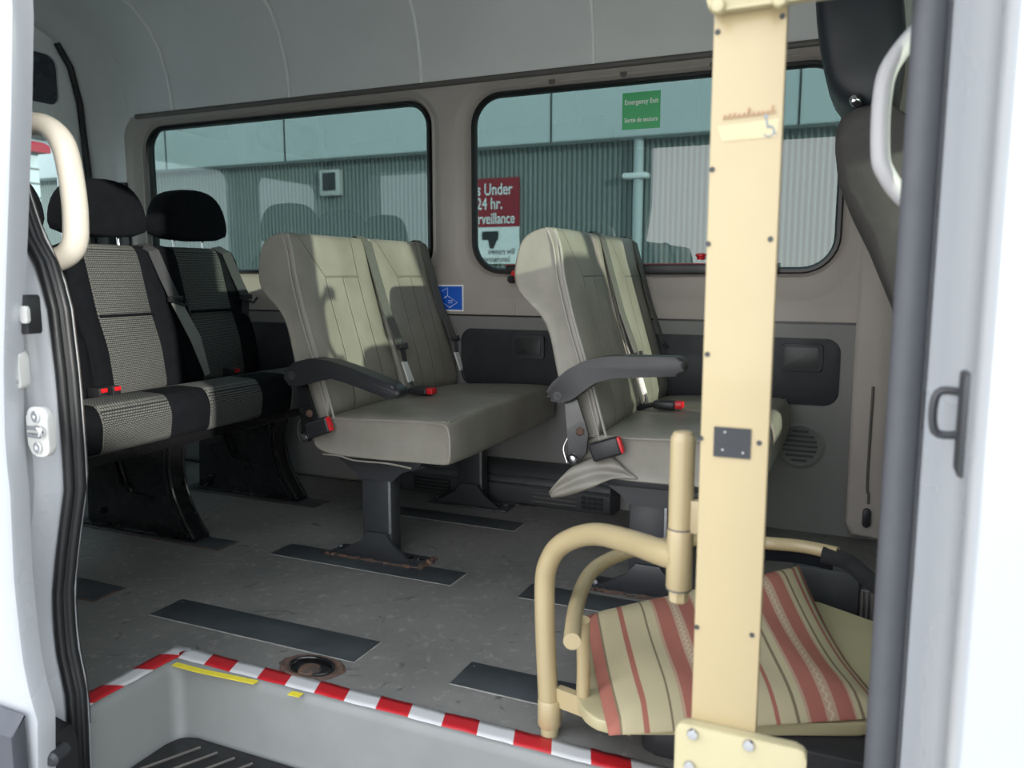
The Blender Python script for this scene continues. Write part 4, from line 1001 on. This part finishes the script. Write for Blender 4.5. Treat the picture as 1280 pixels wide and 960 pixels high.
mb = MB(); mb.box(-3.06, -2.32, 0.862, 0.867, 0.855, 1.505); mb.build('glass_pane', M['glass_rear'], w3, smooth=False)
def tumble(z): return 0.0 if z < 0.45 else 0.085 * ((z - 0.45) / 1.3) ** 1.3
# trim inside that wall
mb = MB(); mb.loft([[(-1.72, 1.012, z), (sealx(z) - 0.07, 1.012, z), (sealx(z) - 0.02, 0.992, z)] for z in zs if z > -0.02], cap=False, closed=False)
mb.box(-3.34, -1.70, 0.992, 1.004, -0.02, 0.84); mb.box(-3.34, -1.70, 0.992, 1.004, 1.52, 1.86); mb.box(-2.32, -1.70, 0.992, 1.004, 0.84, 1.52); mb.build('inner_lining', M['trim'], wn_)
# header over the opening and roof side
mb = MB(); mb.prism([(0.94, 1.88), (1.02, 1.86), (1.03, 1.80), (1.0, 1.80), (0.98, 1.84), (0.93, 1.86), (0.90, 2.07), (1.2, 2.08), (1.1, 1.9)], 'x', -3.4, 1.05); hd = mb.build('wall_header', M['white_paint']); props(hd, 'white roof rail above the side door opening', 'body panel', kind='structure')
# seal tubes
mb = MB()
P = [(sealx(z) - 0.008, 0.952, z) for z in [-0.3 + 0.04 * k for k in range(50)]]
mb.tube([(x - 0.010, y, z) for x, y, z in P], 0.0095, 12); mb.tube([(x - 0.004, y + 0.018, z) for x, y, z in P], 0.009, 12); mb.tube([(x - 0.008, y + 0.010, z) for x, y, z in P], 0.008, 8)
o = mb.build('door_seal', M['rubber']); props(o, 'black rubber door seal down the left pillar', 'seal')
# cladding
mb = MB(); mb.prism([(0.828, 0.098), (0.822, 0.085), (0.802, 0.070), (0.797, -0.35), (0.829, -0.35), (0.829, 0.098)], 'x', -3.4, -1.275, 0.003); o = mb.build('side_cladding', M['cladding']); props(o, 'grey plastic cladding low on the white body', 'cladding')
mb = MB(); mb.prism([(-1.40, -0.32), (-1.285, -0.32), (-1.285, -0.01), (-1.30, 0.02), (-1.36, 0.03)], 'y', 0.872, 0.93, 0.004); mb.build('dark_sill_end', M['rubber'], wn_)
# strikers and latches on the left jamb
def jamb(x, y, Y=0.885): return at(x, y, Y)
def plate_on_jamb(name, lab, cx_, cy_, w_, h_, Y):
    c = jamb(cx_, cy_, Y); t = thing(name, lab, 'striker', c)
    return t, c
t, c = plate_on_jamb('door_striker', 'bright oval latch plate with two screws low on the left jamb', 47, 540, 0, 0, 0.876)
mb = MB(); mb.prism([(c.x + a, c.z + b) for a, b in rrect(-0.026, 0.026, -0.042, 0.042, 0.018)], 'y', c.y, c.y + 0.014, 0.003); mb.build('striker_plate', M['white_worn'], t)
for dz in (-0.026, 0.026):
    mb = MB(); mb.lathe((c.x, c.y, c.z + dz), (0, -1, 0), [(0.010, 0), (0.010, 0.003), (0.005, 0.004), (0.001, 0.002)], 14); mb.build('screw', M['chrome'], t)
mb = MB(); mb.tube(spline([(c.x - 0.02, c.y - 0.002, c.z - 0.006), (c.x + 0.016, c.y - 0.008, c.z - 0.004), (c.x + 0.016, c.y - 0.008, c.z + 0.008), (c.x - 0.02, c.y - 0.002, c.z + 0.006)], 4), 0.004, 8); mb.build('striker_loop', M['chrome'], t)
t, c = plate_on_jamb('door_striker', 'small grey latch plate above the oval plate on the left jamb', 21, 462, 0, 0, 0.872)
mb = MB(); mb.prism([(c.x + a, c.z + b) for a, b in rrect(-0.012, 0.012, -0.032, 0.032, 0.010)], 'y', c.y - 0.003, c.y + 0.014, 0.002); mb.build('striker_plate', M['white_worn'], t)
for dz in (-0.018, 0.018):
    mb = MB(); mb.lathe((c.x, c.y - 0.004, c.z + dz), (0, -1, 0), [(0.008, 0), (0.008, 0.003), (0.001, 0.003)], 14); mb.build('screw', M['chrome'], t)
t, c = plate_on_jamb('door_check', 'black door check recess near the top of the left jamb', 31, 393, 0, 0, 0.878)
mb = MB(); mb.prism([(c.x + a, c.z + b) for a, b in rrect(-0.008, 0.012, -0.032, 0.032, 0.004)], 'y', c.y - 0.004, c.y + 0.02, 0.002); mb.build('recess', M['plastic_black'], t)
mb = MB(); mb.prism([(c.x + a, c.z + b) for a, b in rrect(0.0, 0.018, -0.014, 0.014, 0.004)], 'y', c.y - 0.009, c.y - 0.003, 0.002); mb.build('clip', M['white_worn'], t)
t, c = plate_on_jamb('door_bolt', 'round steel bolt at the foot of the left jamb', 66, 948, 0, 0, 0.872)
mb = MB(); mb.lathe((c.x, c.y, c.z), (0.3, -1, 0), [(0.014, -0.03), (0.014, 0.004), (0.008, 0.010), (0.001, 0.010)], 14); mb.build('bolt_head', M['dark_metal'], t)
# ivory grab handle
gh = thing('grab_handle', 'ivory curved grab handle on the left door pillar', 'grab handle', (-1.40, 1.05, 0.86))
gp = [(-1.52, 1.02, 1.118), (-1.455, 1.045, 1.120), (-1.405, 1.05, 1.112), (-1.366, 1.05, 1.078), (-1.350, 1.05, 1.01), (-1.347, 1.05, 0.94), (-1.358, 1.05, 0.893), (-1.392, 1.045, 0.870), (-1.44, 1.02, 0.862)]
mb = MB(); ps = spline(gp, 6); mb.tube(ps, [0.024 + 0.006 * (abs(k / (len(ps) - 1) - 0.5) * 2) ** 3 for k in range(len(ps))], 16, flat=(0.8, 1.0)); mb.build('grip', M['handle_white'], gh)
for z in (1.118, 0.868):
    mb = MB(); mb.box(-1.50, -1.42, 1.0, 1.03, z - 0.03, z + 0.03, 0.010, 3); mb.build('mount', M['handle_white'], gh)
    mb = MB(); mb.lathe((-1.435, 1.022, z + 0.004), (0.2, -1, 0), [(0.010, 0), (0.010, 0.004), (0.001, 0.003)], 14); mb.build('screw', M['trim_dark'], gh)

# right pillar
mb = MB(); rows = []
for z in zs:
    tz = 0.0
    rows.append([(0.06, 0.99, z), (0.036, 0.985 + tz, z), (0.036, 0.97 + tz, z), (0.060, 0.955 + tz, z), (0.062, 0.93 + tz, z), (0.074, 0.91 + tz, z), (0.074, 0.875 + tz, z), (0.084, 0.855 + tz, z), (0.087, 0.78 + tz, z), (0.0875, 0.745 + tz, z), (0.094, 0.736 + tz, z), (0.150, 0.728 + tz, z), (0.158, 0.736 + tz, z), (0.158, 0.93 + tz, z), (0.11, 0.985 + tz, z)])
mb.loft(rows, cap=True, closed=True)
wf = mb.build('wall_pillar', M['white_paint'], angle=40); props(wf, 'white door pillar filling the right edge', 'body panel', kind='structure')
mb = MB(); P = [(0.041, 0.945, z) for z in [-0.3 + 0.1 * k for k in range(21)]]
mb.tube(P, 0.0165, 14); mb.tube([(x + 0.006, y + 0.03, z) for x, y, z in P], 0.018, 12)
o = mb.build('door_seal', M['seal_grey']); props(o, 'grey rubber door seal down the right pillar', 'seal')
t = thing('door_striker', 'grey striker loop on the white right pillar', 'striker', at(1200, 520, 0.85))
c = at(1203, 520, 0.845); mb = MB(); mb.box(c.x - 0.006, c.x + 0.012, c.y - 0.045, c.y - 0.008, c.z - 0.050, c.z + 0.045, 0.004); mb.build('striker_plate', M['dark_metal'], t)
mb = MB(); mb.tube(spline([(c.x, c.y, c.z + 0.022), (c.x - 0.022, c.y, c.z + 0.02), (c.x - 0.022, c.y, c.z - 0.016), (c.x, c.y, c.z - 0.018)], 5), 0.004, 8); mb.build('striker_loop', M['dark_metal'], t)

# grey grab handle on the right pillar
t = thing('grab_handle', 'light grey angular grab handle inside the right pillar', 'grab handle', (0.03, 1.05, 0.92))
gp = [(0.075, 1.06, 1.135), (0.040, 1.055, 1.118), (0.010, 1.05, 1.080), (0.002, 1.05, 1.045), (0.003, 1.05, 0.985), (0.010, 1.05, 0.958), (0.036, 1.055, 0.925), (0.08, 1.06, 0.905)]
mb = MB(); mb.tube(spline(gp, 5), 0.0105, 12, flat=(1.0, 1.15)); mb.build('grip', M['handle_grey'], t)
for z in (1.13, 0.912):
    mb = MB(); mb.box(0.055, 0.09, 1.04, 1.075, z - 0.02, z + 0.02, 0.006); mb.build('mount', M['handle_grey'], t)

# front passenger door (closed), window lets the sun in
fd = thing('door_3', 'white front passenger door beyond the right pillar', 'door', (0.8, 0.87, -0.4), kind='structure')
o = [(0.160, -0.4), (2.0, -0.4), (2.0, 0.75), (1.15, 1.70), (0.160, 1.72)]
hole = fillet([(0.175, 0.92), (1.78, 0.92), (1.16, 1.64), (0.175, 1.66)], 0.04)
mb = MB()
holed_plate(mb, o, [hole], 0.86); mb.loft([[(p[0], y, p[1]) for p in hole] for y in (0.86, 0.91)], cap=False); holed_plate(mb, o, [hole], 0.91)
mb.build('door_panel', M['white_paint'], fd, smooth=False)
mb = MB(); mb.prism(hole, 'y', 0.883, 0.887); mb.build('glass_pane', M['glass_cab'], fd, smooth=False)

mr = thing('shading_mirror', 'unseen black wing mirror, added and sized to shade the front vinyl seat', 'mirror', (1.6, 0.7, 0.85))  # unseen mirror, placed and sized to shade the front vinyl seat
mb = MB(); mb.prism(rrect(0.50, 0.82, 0.88, 1.40, 0.06), 'x', 1.58, 1.72, 0.03, 3); mb.build('housing', M['plastic_black'], mr)
mb = MB(); mb.prism(rrect(0.53, 0.79, 0.91, 1.37, 0.05), 'x', 1.574, 1.581); mb.build('mirror_glass', M['chrome'], mr)
mb = MB(); mb.tube([(1.66, 0.74, 0.95), (1.66, 0.87, 0.95)], 0.03, 12); mb.build('arm', M['plastic_black'], mr)

cab = thing('wall_front', 'windscreen, dashboard and cab side ahead of the cabin', 'cab', (1.7, 1.8, -0.4), kind='structure')  # unseen cab, closed in to cut daylight from the front
ws = [(1.07, 1.83), (1.98, 0.80)]
mb = MB(); mb.loft([[(a_, y_, b_) for a_, b_ in (ws[0], ws[1], (ws[1][0] + 0.01, ws[1][1] + 0.008), (ws[0][0] + 0.01, ws[0][1] + 0.008))] for y_ in (0.93, 2.76)]); mb.build('windscreen', M['glass_cab'], cab, smooth=False)
mb = MB(); mb.prism([(1.02, 2.05), (1.02, 1.80), (1.36, 1.41), (1.42, 1.46), (1.10, 2.05)], 'y', 0.90, 2.80); mb.build('roof_edge', M['white_paint'], cab, smooth=False)  # brought low like a visor to keep sun off the far wall
mb = MB(); mb.prism(fillet([(1.45, 0.0), (1.42, 0.45), (1.52, 0.78), (1.75, 0.83), (2.0, 0.80), (2.0, 0.0)], 0.04), 'y', 0.95, 2.75); mb.build('dashboard', M['plastic_black'], cab)
mb = MB(); mb.prism([(1.0, -0.4), (2.0, -0.4), (2.0, 0.80), (1.1, 1.85), (1.0, 1.85)], 'y', 2.76, 2.80); mb.build('far_side', M['white_paint'], cab, smooth=False)
mb = MB(); mb.box(0.85, 2.0, 0.93, 2.8, -0.10, -0.06); mb.build('cab_floor', M['rubber'], cab, smooth=False)
ps_ = thing('front_seat', 'unseen passenger seat with low headrest, added for its shade on the rows behind', 'front seat', (0.4, 1.4, -0.06))  # unseen seat, added for the shade it throws on the rows behind
mb = MB(); seat_block(mb, fillet([(0.20, 0.45), (0.155, 0.70), (0.115, 0.92), (0.13, 0.965), (0.19, 0.97), (0.23, 0.92), (0.29, 0.68), (0.33, 0.45)], 0.03, 3), [(1.13, 0.03), (1.145, 0.008), (1.18, 0.0), (1.56, 0.0), (1.595, 0.008), (1.61, 0.03)], lambda y: 0); mb.build('backrest', M['front_cloth'], ps_, angle=60)
mb = MB(); mb.box(0.12, 0.19, 1.28, 1.46, 0.975, 1.06, 0.03, 4); mb.build('headrest', M['front_dark'], ps_)
mb = MB(); seat_block(mb, fillet([(0.22, 0.36), (0.22, 0.48), (0.36, 0.51), (0.72, 0.53), (0.76, 0.48), (0.74, 0.38)], 0.03, 3), [(1.13, 0.03), (1.145, 0.006), (1.37, -0.004), (1.595, 0.006), (1.61, 0.03)], lambda y: 0); mb.build('seat_cushion', M['black_cloth'], ps_, angle=60)
mb = MB(); mb.box(0.30, 0.70, 1.17, 1.57, -0.06, 0.37, 0.02); mb.build('seat_base', M['plastic_black'], ps_)

# front seat on the far side
fs = thing('front_seat', 'dark reclined front seat with headrest behind the right pillar', 'front seat', (0.25, 2.4, 0))
FY = 2.12
L_ = [at(x, y, FY) for x, y in ((1150, 500), (1121, 395), (1086, 310), (1062, 262), (1047, 225), (1043, 185), (1044, 160), (1052, 142), (1070, 132), (1105, 122))]
sp_ = [(p.x, p.z) for p in L_] + [(0.10, 1.19), (0.16, 1.0), (0.22, 0.8), (0.28, 0.52)]
mb = MB(); seat_block(mb, sp_, [(FY, 0.035), (FY + 0.015, 0.012), (FY + 0.04, 0.0), (FY + 0.09, 0.006), (FY + 0.12, 0.0), (FY + 0.36, 0.0), (FY + 0.40, 0.006), (FY + 0.45, 0.0), (FY + 0.475, 0.012), (FY + 0.49, 0.035)], lambda y: 0); mb.build('backrest', M['front_cloth'], fs, angle=60)
H_ = [at(x, y, FY + 0.06) for x, y in ((1058, 132), (1036, 112), (1026, 75), (1018, 20), (1015, -30))]
hq = [(p.x, p.z) for p in H_] + [(-0.13, 1.62), (-0.03, 1.63), (0.03, 1.56), (0.055, 1.42), (0.05, 1.26), (0.03, 1.21)]
hcx, hcz = -0.05, 1.42
mb = MB(); loops = []
for y, s_ in ((FY + 0.05, .7), (FY + 0.06, .92), (FY + 0.09, 1.0), (FY + 0.24, 1.01), (FY + 0.40, 1.0), (FY + 0.43, .92), (FY + 0.44, .7)):
    loops.append([(hcx + (x - hcx) * s_, y, hcz + (z - hcz) * s_) for x, z in hq])
mb.loft(loops); hr = mb.build('headrest', M['front_dark'], fs, sub=1)
p = at(1068, 125, FY + 0.03); mb = MB(); mb.lathe(p, (-0.3, -1, 0.2), [(0.012, -0.02), (0.012, 0.004), (0.008, 0.010), (0.001, 0.012)], 14); mb.build('bolt', M['chrome'], hr)
mb = MB(); seat_block(mb, fillet([(0.22, 0.40), (0.22, 0.54), (0.36, 0.57), (0.72, 0.59), (0.76, 0.54), (0.74, 0.42)], 0.03, 3), [(FY, 0.03), (FY + 0.015, 0.006), (FY + 0.24, -0.004), (FY + 0.475, 0.006), (FY + 0.49, 0.03)], lambda y: 0); mb.build('seat_cushion', M['black_cloth'], fs, angle=60)
mb = MB(); mb.box(0.30, 0.70, FY + 0.04, FY + 0.45, 0.0, 0.42, 0.02); mb.build('seat_base', M['plastic_black'], fs)

# ------------------------------------------------------------------ stickers, window release
t = thing('exit_sticker', 'green bilingual emergency exit sticker on the window', 'sticker', at(801, 163, WY + 0.0455))
gy = WY + 0.0452
a, b, c, d = [at(x, y, gy) for x, y in ((777.5, 163), (825, 160), (825, 112.5), (777.5, 116))]
mb = MB(); mb.prism([(a.x, a.z), (b.x, a.z), (b.x, c.z), (a.x, c.z)], 'y', gy - 0.0008, gy); mb.build('sheet', M['green'], t, smooth=False)
mb = MB(); cx = (a.x + b.x) / 2; wS, hS = b.x - a.x, c.z - a.z
text_mesh('Emergency Exit', 0.0235, mb, (cx, gy - 0.0012, a.z + hS * 0.68), (1, 0, 0), (0, 0, 1), squash=0.80, bold=0.0003)
mb.build('english_lettering', M['white_print'], t, smooth=False)
mb = MB()
text_mesh('Sortie de secours', 0.0215, mb, (cx, gy - 0.0012, a.z + hS * 0.20), (1, 0, 0), (0, 0, 1), squash=0.76, bold=0.0003)
mb.build('french_lettering', M['white_print'], t, smooth=False)
t = thing('wall_decal', 'blue decal with white line drawing on the wall pillar', 'decal', at(565, 388, WY))
a, c = at(541, 388.5, WY), at(579.5, 356, WY)
mb = MB(); mb.prism([(a.x, a.z), (c.x, a.z), (c.x, c.z), (a.x, c.z)], 'y', WY - 0.0016, WY - 0.0004); mb.build('border', M['white_print'], t, smooth=False)
e = 0.006
mb = MB(); mb.prism([(a.x + e, a.z + e), (c.x - e, a.z + e), (c.x - e, c.z - e), (a.x + e, c.z - e)], 'y', WY - 0.0022, WY - 0.0014); mb.build('field', M['blue'], t, smooth=False)
mb = MB()
def dp(x, y): p = at(540 + x / 6.856, 340 + y / 6.856, WY - 0.0024); return (p.x, WY - 0.0024, p.z)
for L in ([(82, 165), (133, 135), (133, 203), (100, 222)], [(133, 203), (218, 262), (148, 308)], [(218, 262), (150, 302), (100, 268)], [(133, 203), (105, 225)]):
    mb.tube([dp(*p) for p in L], 0.0009, 5)
for y in (246, 264): mb.tube([dp(140, y), dp(176, y)], 0.0012, 5)
mb.build('line_drawing', M['white_print'], t)
for x, y, lab, k in ((645, 345, 'red window release lever with a black knob left of the front vinyl seat', 1), (874, 319, 'small red knob on the window bar beside the lift post', 0)):
    p = at(x, y, WY - 0.015); t = thing('window_release', lab, 'release lever', p)
    mb = MB()
    if k:
        mb.loft([[(p.x + 0.001 + dx_ * s_ + ox, WY - 0.028 + yy, p.z + dz_ * s_ + oz) for dx_, dz_ in rrect(-0.016, 0.016, -0.018, 0.020, 0.010, 4)] for yy, s_, ox, oz in ((-0.006, .8, 0, 0), (0, 1, 0, 0), (0.03, 1, 0.002, 0.004), (0.045, .8, 0.004, 0.008))]); mb.build('lever', M['red'], t)
        mb = MB(); mb.lathe((p.x - 0.010, WY - 0.032, p.z - 0.012), (-0.3, -1, 0), [(0.014, -0.01), (0.014, 0.008), (0.010, 0.013), (0.001, 0.014)], 16); mb.build('knob', M['plastic_black'], t)
        mb = MB(); mb.lathe((p.x + 0.006, WY - 0.02, p.z + 0.026), (0, -1, 0), [(0.008, -0.02), (0.008, 0.004), (0.001, 0.005)], 12); mb.build('pin', M['red'], t)
    else:
        mb.lathe((p.x, WY + 0.016, p.z - 0.004), (0, 0, 1), [(0.012, -0.010), (0.014, 0.0), (0.018, 0.002), (0.018, 0.008), (0.012, 0.011), (0.001, 0.012)], 18); mb.build('knob', M['red'], t)

# ------------------------------------------------------------------ outside
GZ = -0.72
mb = MB(); mb.box(-60, 60, -40, 60, GZ - 0.1, GZ); g = mb.build('ground', M['asphalt'], smooth=False); props(g, 'pale asphalt yard around the van', 'ground', kind='structure')
BYY = 11.0
bl = thing('building', 'long building with corrugated wall and pale fascia seen through the side windows', 'building', (-2, BYY, GZ))
zf = at(360, 210, BYY).z; zf2 = at(700, 175, BYY).z; zf = (zf + zf2) / 2
mb = MB(); pts = []; x = -16.0; k = 0
pitch = 0.075
while x < 5:
    pts += [(x, BYY), (x + pitch * 0.4, BYY), (x + pitch * 0.5, BYY + 0.03), (x + pitch * 0.9, BYY + 0.03)]; x += pitch
mb.loft([[(a, b, GZ) for a, b in pts], [(a, b, zf + 0.1) for a, b in pts]], cap=False, closed=False); mb.build('siding', M['siding'], bl, smooth=False)
mb = MB(); mb.box(-16, 5, BYY - 0.25, BYY + 0.2, zf, zf + 2.6, 0.02)
fa = mb.build('fascia', M['fascia'], bl, smooth=False)
mb = MB()
for x in (-14, -11.4, -8.8, -6.1, at(697, 150, BYY).x, -0.9, 1.6): mb.box(x - 0.012, x + 0.012, BYY - 0.258, BYY - 0.248, zf, zf + 2.6)
mb.build('panel_joint', M['dark_metal'], fa)
xd = at(799, 250, BYY).x; mb = MB(); mb.tube([(xd, BYY - 0.08, GZ), (xd, BYY - 0.08, zf)], 0.07, 12); dn = mb.build('downspout', M['fascia'], bl)
mb = MB(); p = at(800, 220, BYY); mb.box(xd - 0.2, xd + 0.16, BYY - 0.2, BYY - 0.02, p.z - 0.05, p.z + 0.03, 0.03); mb.build('pipe_clamp', M['white_print'], dn)
a, b = at(405, 246, BYY), at(429, 212, BYY); mb = MB(); mb.box(a.x, b.x, BYY - 0.12, BYY, a.z, b.z, 0.02); vb = mb.build('wall_vent', M['white_worn'], bl)
mb = MB(); mb.box(a.x + 0.07, b.x - 0.07, BYY - 0.13, BYY - 0.11, a.z + 0.08, b.z - 0.05, 0.01); mb.build('vent_screen', M['dark_metal'], vb)
sg = thing('warning_sign', 'maroon and white surveillance warning sign on the corrugated wall', 'sign', at(624, 330, BYY - 0.05))
SY = BYY - 0.06
a, b, c = at(578, 330, SY), at(648.5, 283, SY), at(648.5, 221, SY)
mb = MB(); mb.box(a.x, b.x, SY, SY + 0.03, a.z, b.z); mb.build('lower_board', M['white_print'], sg, smooth=False)
mb = MB(); mb.box(a.x, b.x, SY, SY + 0.03, b.z, c.z); mb.build('upper_board', M['sign_red'], sg, smooth=False)
mb = MB(); R = b.x - 0.06; H = c.z - b.z
text_mesh('is Under', H * 0.34, mb, (R - 0.04, SY - 0.006, b.z + H * 0.66), (1, 0, 0), (0, 0, 1), 'RIGHT', 0.74, bold=0.003)
text_mesh('24 hr.', H * 0.34, mb, (R - 0.20, SY - 0.006, b.z + H * 0.37), (1, 0, 0), (0, 0, 1), 'RIGHT', 0.74, bold=0.003)
text_mesh('surveillance', H * 0.32, mb, (R, SY - 0.006, b.z + H * 0.07), (1, 0, 0), (0, 0, 1), 'RIGHT', 0.70, bold=0.003)
mb.build('lettering', M['white_print'], sg, smooth=False)
mb = MB(); Hl = b.z - a.z
text_mesh('owners will', Hl * 0.24, mb, (R, SY - 0.006, a.z + Hl * 0.26), (1, 0, 0), (0, 0, 1), 'RIGHT', 0.72)
text_mesh('prosecuted', Hl * 0.24, mb, (R - 0.08, SY - 0.006, a.z + Hl * 0.05), (1, 0, 0), (0, 0, 1), 'RIGHT', 0.72)
q0, q1 = at(603, 300, SY), at(623, 289, SY)
mb.box(q0.x, q1.x, SY - 0.008, SY - 0.004, q0.z, q1.z); mb.prism([(q0.x + .10, q0.z), (q1.x - .02, q0.z), (q1.x - .08, q0.z - 0.13), (q1.x - .14, q0.z - .13)], 'y', SY - 0.008, SY - 0.004)
cpic = mb.build('camera_picture', M['print_black'], sg, smooth=False)
# unseen blockers added in the yard to shade the floor, sill and left pillar
nb = thing('low_shade_wall', 'unseen low blocker wall added to shade the door sill and floor', 'wall', (7, -3.1, GZ))
mb = MB(); mb.box(5.3, 10.5, -3.2, -3.0, GZ, 1.96); mb.box(5.3, 10.5, -3.24, -2.96, 1.96, 2.02); mb.build('wall', M['asphalt'], nb, smooth=False)
nb = thing('tall_shade_block', 'unseen tall blocker added to shade the left pillar', 'building', (4.3, -4, GZ))
mb = MB(); mb.box(3.6, 5.25, -5.0, -3.0, GZ, 3.4); mb.build('wall', M['fascia'], nb, smooth=False)
mb = MB(); mb.box(3.5, 5.26, -5.1, -2.9, 3.4, 3.55); mb.build('roof', M['dark_metal'], nb, smooth=False)
# building behind the rear doors
rbld = thing('shed', 'pale blue shed with a red roof edge seen through the rear door', 'building', (-14, 6.5, GZ))
mb = MB(); mb.box(-15, -13, 5.0, 9.5, GZ, 2.9); w_ = mb.build('wall', M['fascia'], rbld, smooth=False)
mb = MB()
for k in range(12): mb.box(-13.02, -12.99, 5.0, 9.5, 0.2 + k * 0.24, 0.23 + k * 0.24)
mb.build('cladding_line', M['trim_low'], w_, smooth=False)
mb = MB(); mb.box(-15.2, -12.8, 4.9, 9.6, 2.88, 3.4); mb.build('roof_edge', M['sign_red'], rbld, smooth=False)
